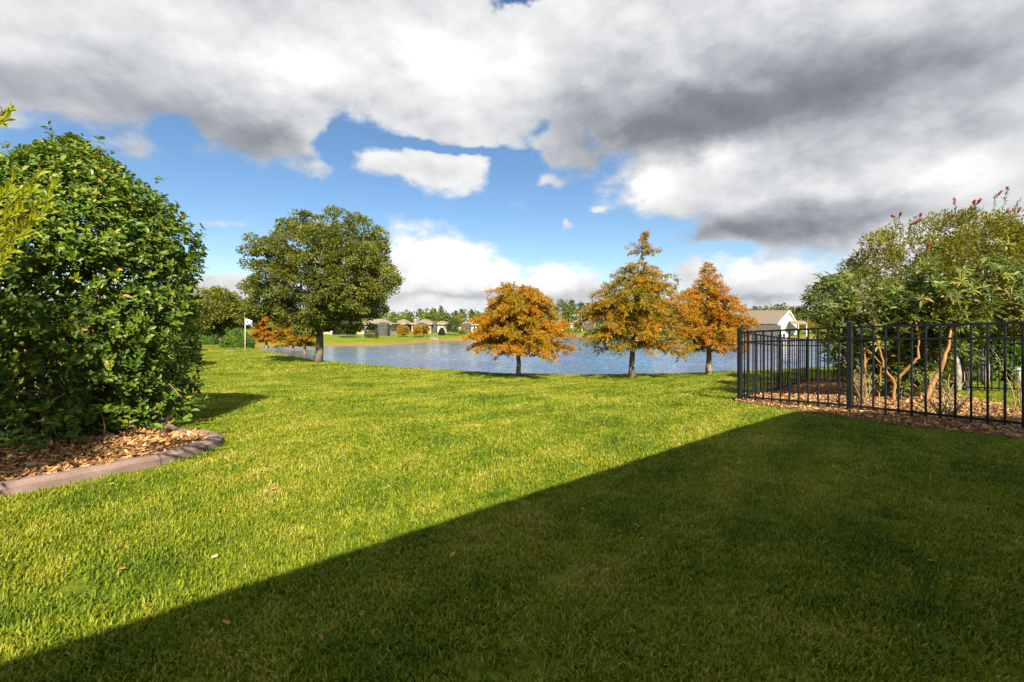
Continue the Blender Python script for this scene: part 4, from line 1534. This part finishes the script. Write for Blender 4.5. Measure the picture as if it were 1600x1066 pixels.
def gable_house():
    """the large house right of the cypresses: brown roof sloping to the water at the left, white gable to the right"""
    d = 128.0
    s = d / F
    x = lambda px, dy=0: (px - CX) * (d + dy) / F
    z = lambda py, dy=0: EYE + (HY - py) * (d + dy) / F
    g = float(gz(x(1215), d))
    r = empty('house', (x(1215), d, g))
    tag(r, 'large brown-roofed house with a white gable end above the fence', 'house', 'houses across the pond')
    dl = 9.0
    xl, xe, xp, xr = x(1150) - x(1215), x(1212) - x(1215), x(1231, dl / 2) - x(1215), x(1245, dl) - x(1215)
    zt, ze = z(485, dl / 2) - g, z(504) - g
    # gable front (facing right-forward): eave corner xe at the front, peak further back
    MB().add([(xe, .3, -.5), (xp, dl / 2, -.5), (xr, dl, -.5), (xe, .3, ze), (xp, dl / 2, zt - .05), (xr, dl, ze), (xl, .3, -.5), (xl, .3, ze), (xl, dl, -.5), (xl, dl, ze)],
             [(0, 1, 4, 3), (1, 2, 5, 4), (6, 0, 3, 7), (8, 6, 7, 9), (2, 8, 9, 5)]).build('wall', M['stucco_white'], r)
    oh = .5
    t_ = .16
    V = [(xl - .5, 0 - oh, ze - .25), (xe + .25, 0 - oh, ze - .25), (xp + .35, dl / 2, zt), (xl - .5, dl / 2, zt), (xr + .45, dl + oh, ze - .25), (xl - .5, dl + oh, ze - .25)]
    V += [(a, b_, c - t_) for a, b_, c in V]
    ro = MB().add(V, [(0, 1, 2, 3), (3, 2, 4, 5), (7, 6, 9, 8), (8, 9, 11, 10), (0, 6, 7, 1), (0, 3, 9, 6), (3, 5, 11, 9), (5, 4, 10, 11)]).build('roof', M['shingle_dark'], r)
    for (a, b_) in ((1, 2), (2, 4)):
        p, q = np.array(V[a]), np.array(V[b_])
        p, q = p + np.array([.03, -.03, .02]), q + np.array([.03, -.03, .02])
        MB().add([p, q, q - [0, 0, .45], p - [0, 0, .45], p + [.1, -.1, 0], q + [.1, -.1, 0], q + [.1, -.1, -.45], p + [.1, -.1, -.45]],
                 [(0, 1, 2, 3), (4, 7, 6, 5), (0, 4, 5, 1), (3, 2, 6, 7)]).build('fascia', M['trim'], ro)
    MB().box((xl, -3.6, -.4), (xe - .6, .28, ze - .7)).build('screen_porch', M['screen'], r)
    # lean-to porch roof on the right with posts, windows in the gable
    V = [(xp - 1.0, 1.0, ze - .35), (xp + 3.4, 1.0, ze - .3), (xr + .6, dl * .7, ze + .5), (xp + .6, dl * .55, ze + .5)]
    V += [(a, b_, c - .15) for a, b_, c in V]
    MB().add(V, [(0, 1, 2, 3), (7, 6, 5, 4), (0, 4, 5, 1), (1, 5, 6, 2), (2, 6, 7, 3), (3, 7, 4, 0)]).build('porch_roof', M['shingle'], r)
    for q in (xp + .9, xp + 3.1):
        MB().box((q - .08, 1.1, -.5), (q + .08, 1.26, ze - .6)).build('porch_post', M['trim'], r)
    for t0 in (.22, .55):
        a = np.array([xe, .3]) * (1 - t0) + np.array([xp, dl / 2]) * t0
        b_ = np.array([xe, .3]) * (1 - t0 - .22) + np.array([xp, dl / 2]) * (t0 + .22)
        n_ = unit(np.array([b_[1] - a[1], -(b_[0] - a[0])]))
        for nm, k0, k1, mt, ins in (('window', .02, .10, 'trim', 0), ('pane', .11, .13, 'glass', .09)):
            da = unit(b_ - a) * ins
            A, B = a + da, b_ - da
            V = [(*(A + n_ * k0), .9 + ins), (*(B + n_ * k0), .9 + ins), (*(B + n_ * k0), 2.2 - ins), (*(A + n_ * k0), 2.2 - ins),
                 (*(A + n_ * k1), .9 + ins), (*(B + n_ * k1), .9 + ins), (*(B + n_ * k1), 2.2 - ins), (*(A + n_ * k1), 2.2 - ins)]
            o = MB().add(V, [(0, 1, 2, 3), (4, 7, 6, 5), (0, 4, 5, 1), (1, 5, 6, 2), (2, 6, 7, 3), (3, 7, 4, 0)]).build(nm, M[mt], r if nm == 'window' else w_)
            w_ = o


gable_house()

# small trees and shrubs on the far bank: px, base y, top y, width px, kind
FT = [
    (545, 527.5, 503, 34, 'far_leaf', .62, 'small olive tree on the far bank under the oak crown'),
    (604, 522, 500, 30, 'oak_leaf', .3, 'dark tree beside the cream house across the pond'),
    (630, 526.5, 510, 16, 'cyp_leaf', .5, 'small orange tree across the pond nearest the oak crown'),
    (638, 519, 497, 18, 'oak_leaf', .3, 'dark green tree standing against the tan roofs across the pond'),
    (652, 527.5, 510, 12, 'cyp_leaf', .62, 'small rust tree across the pond, middle one of three orange ones'),
    (664, 526.5, 508, 14, 'cyp_leaf', .38, 'small golden tree across the pond beside the concrete outfall'),
    (708, 524.5, 500, 22, 'far_leaf', .55, 'leafy green tree with pale trunk on the far bank'),
    (716, 517, 492, 16, 'brush_leaf', .75, 'pale olive tree behind the leafy green one across the pond'),
    (750, 521, 495, 24, 'cyp_leaf', .3, 'golden-brown tree across the pond touching the broad cypress'),
    (880, 518, 501, 16, 'cyp_leaf', .8, 'red-orange small tree before the houses between the cypresses'),
    (905, 517, 506, 14, 'cyp_leaf', .5, 'low brownish tree on the far bank between the cypresses'),
    (1272, 522, 500, 30, 'cyp_leaf', .25, 'golden small tree right of the white gable across the pond'),
    (1246, 521, 503, 18, 'cyp_leaf', .35, 'small golden tree at the foot of the white gable'),
    (1192, 520, 504, 16, 'far_leaf', .5, 'small green tree in front of the brown-roofed house'),
    (1300, 520, 488, 44, 'far_leaf', .6, 'tall green tree right of the white gable across the pond'),
    (592, 520, 498, 22, 'far_leaf', .4, 'green tree over the porch of the cream house'),
    (618, 519.5, 502, 14, 'oak_leaf', .25, 'small dark tree at the left end of the tan roofs'),
    (668, 518, 503, 13, 'far_leaf', .45, 'small green tree between the two screen porches'),
    (700, 518, 504, 12, 'oak_leaf', .4, 'small olive tree at the right end of the arched porch house'),
    (735, 519, 503, 18, 'far_leaf', .5, 'green tree before the brown-roofed house right of the pale olive one'),
    (762, 520, 498, 22, 'oak_leaf', .5, 'olive tree behind the left flank of the broad cypress'),
    (858, 517, 497, 22, 'far_leaf', .35, 'dark green tree at the right flank of the broad cypress'),
    (505, 521, 500, 24, 'oak_leaf', .4, 'olive tree behind the oak trunk across the pond'),
    (1168, 520, 499, 22, 'far_leaf', .4, 'green tree at the right flank of the cone-shaped cypress'),
]
for k, (px, by, ty, wpx, lm, t0, lab) in enumerate(FT):
    b = G(px, by)
    s = b[1] / F
    h = (by - ty) * s
    w = wpx * s / 2
    clump_tree('far_bank_tree', lab, 'tree', b, h, max(.07, .8 * s), h * .25, (0, 0, h * .62), (w, w, h * .40), 46, 44, .30 * w, .30, .15, lm, 'bark_pale', 200 + k,
               'trees on the far bank', 4, .8, .3, t0, .16, .25, twigs=False)
FS = [
    (581, 528, 513, 20, 'far_leaf', 'round dark green shrub at the water across the pond'),
    (690.5, 524, 513, 10, 'dark_leaf', 'cone-shaped dark shrub beside the outfall across the pond'),
    (722, 523, 516, 8, 'oak_leaf', 'small low shrub right of the leafy green tree'),
    (526, 523, 516, 12, 'dark_leaf', 'dark shrub between the white columns'),
    (676, 519.5, 513.5, 22, 'far_leaf', 'low hedge before the arched screen porch'),
    (896, 520, 513, 24, 'clip_leaf', 'low green hedge before the hip-roofed house'),
    (620, 521, 514, 14, 'far_leaf', 'low shrub at the end of the tan house'),
    (742, 521, 515, 20, 'oak_leaf', 'low shrub before the brown-roofed house'),
    (1180, 520, 511, 16, 'clip_leaf', 'green shrub before the dark porch of the gable house'),
]
for k, (px, by, ty, wpx, lm, lab) in enumerate(FS):
    b = G(px, by)
    s = b[1] / F
    clipped_shrub('far_bank_shrub', lab, b, wpx * s / 2, wpx * s / 2 * .8, (by - ty) * s, 230 + k, lm, 1500, .24, .55 if 'cone' in lab else 0, group='shrubs on the far bank')


def outfall():
    b = G(677, 530.5)
    r = empty('outfall', b)
    tag(r, 'pale concrete pond outfall with a wing wall on the far bank', 'outfall')
    MB().box((-.8, .6, -.4), (.8, 1.1, .38)).build('headwall', M['concrete'], r)
    MB().box((-1.0, .45, .382), (1.0, 1.2, .5)).build('coping', M['concrete'], r)
    MB().box((1.02, -.3, -.5), (1.22, 1.15, .28)).build('wing_wall', M['concrete'], r)


outfall()


# ------------------------------------------------------------------ the woods behind and single pines above them
def woods():
    rng = R(301)
    PP, DD, NN, LL, TT = [], [], [], [], []
    tops = [(-400, 470), (0, 470), (300, 474), (560, 476), (600, 487), (640, 487), (655, 484), (700, 487), (760, 484), (820, 478), (860, 474), (880, 471), (900, 474), (930, 472), (1000, 478), (1100, 480), (1170, 481), (1200, 479), (1215, 476), (1240, 479), (1290, 478), (1400, 476), (1600, 474), (2000, 470)]
    tx, ty = zip(*tops)
    for i in range(1100):
        px = rng.uniform(-350, 1950)
        d = rng.uniform(185, 250)
        s = d / F
        py = np.interp(px, tx, ty) + abs(rng.normal()) * 5
        x = (px - CX) * s
        g = -.6
        top = EYE + (HY - py) * s
        rw = rng.uniform(1.4, 2.8)
        k = 90
        hh = top - g
        c = np.array([x, d, g + hh * .55])
        o = rdir(rng, k) * (rng.uniform(.4, 1, k))[:, None] * np.array([rw, rw, hh * .52])
        PP.append(c + o)
        DD.append(unit(o + rdir(rng, k) * rw * .8))
        NN.append(unit(o * np.array([1, 1, .6]) + rdir(rng, k) * rw * .7))
        LL.append(rng.uniform(.75, 1.4, k))
        TT.append(np.clip(rng.normal(.55, .25) + rng.normal(size=k) * .16, 0, 1))
    P, D, N, L, T = map(np.concatenate, (PP, DD, NN, LL, TT))
    o = link('woods', leaf_mesh('woods', P, D, N, L, L * .62, T), M['pine_leaf'])
    tag(o, 'dense green woods filling the skyline behind the houses', 'woods', kind='stuff')


woods()


def pine(px, ty, d, w, seed, label):
    rng = R(seed)
    s = d / F
    b = on((px - CX) * s, d)
    h = EYE + (HY - ty) * s - b[2]
    r = empty('pine_tree', b)
    tag(r, label, 'tree', 'pines rising above the far woods')
    mb = MB()
    t = np.linspace(0, 1, 8)
    tr = np.stack([rng.normal() * .4 * t ** 2, t * 0, t * h * .97], -1)
    mb.tube(tr, .19 * (1 - t) + .05, 6)
    PP, DD = [], []
    for i in range(13):
        f = .58 + .42 * i / 13 + rng.uniform(-.02, .02)
        a = i * 2.4
        ln = w * s * (.65 - .5 * (f - .58) / .42) * rng.uniform(.5, 1.1)
        st = np.array([np.interp(f, t, tr[:, 0]), 0, f * h])
        e = st + np.array([math.cos(a) * ln, math.sin(a) * ln, ln * .25])
        mb.tube(curve_pts(st, e, .1, 4), [.06, .05, .04, .02], 4, False)
        k = 55
        PP.append(e + rdir(rng, k) * (rng.uniform(.2, 1, k))[:, None] * np.array([.55, .55, .34]) * w * s * .38)
        DD.append(unit(PP[-1] - e + rdir(rng, k) * .3))
    P, D = np.concatenate(PP), np.concatenate(DD)
    n = len(P)
    mb.build('trunk', M['bark_pale'], r, True)
    o = link('crown', leaf_mesh('crown', P, D, rdir(rng, n), .55, .22, np.clip(rng.normal(.4, .2, n), 0, 1)), M['pine_leaf'], r)
    o['kind'] = 'stuff'


PINES = [(688, 479, 235, 9, 'thin pine with a tufted crown high above the woods right of the oak'), (680, 482.5, 240, 7, 'slightly lower pine left of the thin tufted one'),
         (656, 483, 230, 9, 'bushy pine on the skyline above the tan roofs'), (712, 486, 230, 7, 'short dark pine on the skyline over the pale olive tree'), (723, 483.5, 230, 9, 'pine with a flat crown on the skyline left of the broad cypress'),
         (738, 484, 230, 8, 'pine on the skyline touching the broad cypress'), (876, 470, 185, 22, 'rounded pine right of the broad cypress top'), (894, 469, 190, 12, 'narrow dark pine between the cypresses'),
         (908, 473, 178, 16, 'tall slim pine with a bare pale trunk between the cypresses'), (920, 474, 180, 14, 'slim pine with bare trunk left of the tall cypress'), (929, 476, 182, 12, 'slim pine touching the tall cypress'),
         (1214, 475.5, 230, 14, 'round-headed pine above the brown roof of the gable house'), (1180, 479, 230, 14, 'pine on the skyline beside the cone-shaped cypress'), (1238, 480, 230, 10, 'low pine on the skyline right of the white gable')]
for k, (px, ty, d, w, lab) in enumerate(PINES):
    pine(px, ty, d, w, 320 + k, lab)


# ------------------------------------------------------------------ grass blades
def grass_material():
    m, nt, b = newmat('grass_blade')
    a = nt.nodes.new('ShaderNodeAttribute')
    a.attribute_name = 'tint'
    big = tex_noise(nt, .6, 6, .66, position=True)
    mid = tex_noise(nt, 5.0, 4, .6, position=True)

    def mth(op, x, y, z=None):
        n = nt.nodes.new('ShaderNodeMath')
        n.operation = op
        for i, v in enumerate((x, y, z)):
            if v is None: continue
            if isinstance(v, (int, float)): n.inputs[i].default_value = v
            else: nt.links.new(v, n.inputs[i])
        return n.outputs[0]
    v = mth('MULTIPLY_ADD', big.outputs['Fac'], 1.7, -.86)
    v = mth('MULTIPLY_ADD', mid.outputs['Fac'], .9, mth('ADD', v, -.45))
    v = mth('ADD', v, mth('MULTIPLY_ADD', a.outputs['Fac'], .66, .12))
    wv = nt.nodes.new('ShaderNodeTexWave')
    wv.inputs['Scale'].default_value = .42
    wv.inputs['Distortion'].default_value = 2.2
    wv.inputs['Detail'].default_value = 2
    wv.inputs['Detail Scale'].default_value = .6
    wm = nt.nodes.new('ShaderNodeMapping')
    wm.inputs['Rotation'].default_value = (0, 0, math.radians(38))
    wg = nt.nodes.new('ShaderNodeNewGeometry')
    nt.links.new(wg.outputs['Position'], wm.inputs[0])
    nt.links.new(wm.outputs[0], wv.inputs['Vector'])
    v = mth('MULTIPLY_ADD', wv.outputs['Fac'], .14, mth('ADD', v, -.07))
    spots = tex_noise(nt, 2.3, 3, .6, position=True)
    sr = nt.nodes.new('ShaderNodeMapRange')
    sr.inputs['From Min'].default_value = .62
    sr.inputs['From Max'].default_value = .74
    sr.inputs['To Max'].default_value = .34
    nt.links.new(spots.outputs['Fac'], sr.inputs['Value'])
    v = mth('ADD', v, sr.outputs[0])
    r = ramp(nt, [(0, (.049, .100, .007)), (.28, (.122, .190, .010)), (.50, (.208, .254, .013)), (.70, (.290, .298, .020)), (.86, (.375, .34, .058)), (1, (.44, .38, .15))])
    nt.links.new(v, r.inputs[0])
    nt.links.new(r.outputs[0], b.inputs['Base Color'])
    b.inputs['Roughness'].default_value = .55
    b.inputs['Specular IOR Level'].default_value = .22
    tr = nt.nodes.new('ShaderNodeBsdfTranslucent')
    nt.links.new(r.outputs[0], tr.inputs['Color'])
    mx = nt.nodes.new('ShaderNodeMixShader')
    mx.inputs[0].default_value = .42
    nt.links.new(b.outputs[0], mx.inputs[1])
    nt.links.new(tr.outputs[0], mx.inputs[2])
    nt.links.new(mx.outputs[0], nt.nodes['Material Output'].inputs['Surface'])
    return m


M['grass'] = grass_material()


def tuft_mesh(seed, n, rad, L, w):
    rng = R(seed)
    a = rng.uniform(0, 2 * PI, n)
    rr = rad * np.sqrt(rng.uniform(0, 1, n))
    P = np.stack([np.cos(a) * rr, np.sin(a) * rr, np.full(n, -.004)], -1)
    dr = rng.uniform(0, 2 * PI, n)
    lean = rng.uniform(.15, 1.15, n)
    h = np.stack([np.cos(dr), np.sin(dr), np.zeros(n)], -1)
    s = np.stack([-np.sin(dr), np.cos(dr), np.zeros(n)], -1)
    ln = L * rng.uniform(.45, 1.2, n)
    V = np.zeros((n, 5, 3))
    up = np.array([0, 0, 1.0])
    ww = (w * rng.uniform(.7, 1.3, n))[:, None]
    d1 = unit(up[None] + h * (lean * .5)[:, None])
    d2 = unit(up[None] + h * (lean * 2.0)[:, None])
    m = P + d1 * (ln * .55)[:, None]
    V[:, 0] = P - s * ww * .35
    V[:, 1] = P + s * ww * .35
    V[:, 2] = m + s * ww * .5
    V[:, 3] = m - s * ww * .5
    V[:, 4] = m + d2 * (ln * .45)[:, None]
    off = (np.arange(n) * 5)[:, None]
    tint = rng.uniform(.15, .85, n)
    tint = np.where(rng.random(n) < .07, 1.1, tint)
    me = raw_mesh('tuft', V.reshape(-1, 3), [np.array([0, 1, 2, 3])[None] + off, np.array([3, 2, 4])[None] + off], False, np.repeat(tint, 5))
    me.materials.append(M['grass'])
    return me


def scatter(name, label, zones, seed):
    """grass: patches of blades on points; zone = (d0, d1, patches per m2, blades, radius, length, width)"""
    rng = R(seed)
    ng = bpy.data.node_groups.new(name, 'GeometryNodeTree')
    ng.interface.new_socket('Geometry', in_out='INPUT', socket_type='NodeSocketGeometry')
    ng.interface.new_socket('Geometry', in_out='OUTPUT', socket_type='NodeSocketGeometry')
    gi, go = ng.nodes.new('NodeGroupInput'), ng.nodes.new('NodeGroupOutput')
    PP, VV = [], []
    objs = []
    vk = 0
    for zi, (d0, d1, dens, nb, rad, L, w) in enumerate(zones):
        for v in range(4):
            me = tuft_mesh(seed + zi * 10 + v, nb, rad, L, w)
            objs.append(bpy.data.objects.new('tuft_source', me))
        xm = d1 * 1.12
        n = int(2 * xm * (d1 - d0) * dens)
        P = np.column_stack([rng.uniform(-xm, xm, n), rng.uniform(d0, d1, n)])
        P = P[np.abs(P[:, 0]) < P[:, 1] * 1.09 + .35]
        for poly in (LEFT_BED, np.array(RIGHT_BED)):
            # keep the beds clear, with a ragged edge
            P = P[~inside_poly(P + rng.normal(size=P.shape) * .035, poly)]
        dk = np.min(np.hypot(P[:, 0:1] - kline[None, :, 0], P[:, 1:2] - kline[None, :, 1]), axis=1)
        P = P[dk > .085 + rad * .55]
        P = P[pond_dist(P[:, 0], P[:, 1]) > 2.6]
        P = P[~((P[:, 1] > 50))]
        PP.append(P)
        VV.append(zi * 4 + rng.integers(0, 4, len(P)))
    P, Vv = np.concatenate(PP), np.concatenate(VV)
    P3 = np.column_stack([P, gz(P[:, 0], P[:, 1])])
    me = bpy.data.meshes.new(name)
    me.vertices.add(len(P3))
    me.vertices.foreach_set('co', P3.astype(np.float32).ravel())
    a = me.attributes.new('variant', 'INT', 'POINT')
    a.data.foreach_set('value', Vv.astype(np.int32))
    a = me.attributes.new('turn', 'FLOAT', 'POINT')
    a.data.foreach_set('value', rng.uniform(0, 2 * PI, len(P3)).astype(np.float32))
    a = me.attributes.new('size', 'FLOAT', 'POINT')
    a.data.foreach_set('value', rng.uniform(.75, 1.25, len(P3)).astype(np.float32))
    me.update()
    o = link(name, me)
    gjoin = ng.nodes.new('GeometryNodeJoinGeometry')
    L_ = ng.links
    for ob in objs[::-1]:
        oi = ng.nodes.new('GeometryNodeObjectInfo')
        oi.inputs['Object'].default_value = ob
        oi.inputs['As Instance'].default_value = True
        L_.new(oi.outputs['Geometry'], gjoin.inputs[0])
    ip = ng.nodes.new('GeometryNodeInstanceOnPoints')
    ip.inputs['Pick Instance'].default_value = True

    def attr(nm, t):
        n = ng.nodes.new('GeometryNodeInputNamedAttribute')
        n.data_type = t
        n.inputs['Name'].default_value = nm
        return n.outputs['Attribute']
    L_.new(gi.outputs[0], ip.inputs['Points'])
    L_.new(gjoin.outputs[0], ip.inputs['Instance'])
    L_.new(attr('variant', 'INT'), ip.inputs['Instance Index'])
    cx = ng.nodes.new('ShaderNodeCombineXYZ')
    L_.new(attr('turn', 'FLOAT'), cx.inputs[2])
    L_.new(cx.outputs[0], ip.inputs['Rotation'])
    L_.new(attr('size', 'FLOAT'), ip.inputs['Scale'])
    L_.new(ip.outputs[0], go.inputs[0])
    md = o.modifiers.new('blades', 'NODES')
    md.node_group = ng
    tag(o, label, 'grass', kind='stuff')
    print('grass patches', len(P3))


scatter('grass', 'short yellow-green mown grass of the lawn', [
    (1.2, 4.0, 190, 75, .10, .038, .0062),
    (4.0, 8.0, 120, 70, .14, .040, .0085),
    (8.0, 18.0, 46, 80, .22, .045, .013),
    (18.0, 50.0, 11, 90, .42, .066, .026)], 400)


def litter():
    rng = R(501)
    n = 260
    d = rng.uniform(1.8, 13, n)
    x = rng.uniform(-1, 1, n) * d
    P = np.column_stack([x, d, gz(x, d) + .03])
    P = P[~inside_poly(P, LEFT_BED) & ~inside_poly(P, np.array(RIGHT_BED))]
    m = len(P)
    L = rng.uniform(.015, .04, m)
    o = link('leaf_litter', leaf_mesh('leaf_litter', P, unit(rdir(rng, m) * np.array([1, 1, .3])), unit(rdir(rng, m) * .5 + np.array([0, 0, 1])), L, L * .5, rng.uniform(.3, .9, m), 'chip'), M['chip'])
    tag(o, 'a few brown fallen leaves scattered on the lawn', 'leaf litter', kind='stuff')


litter()
print('objects', len(bpy.data.objects))
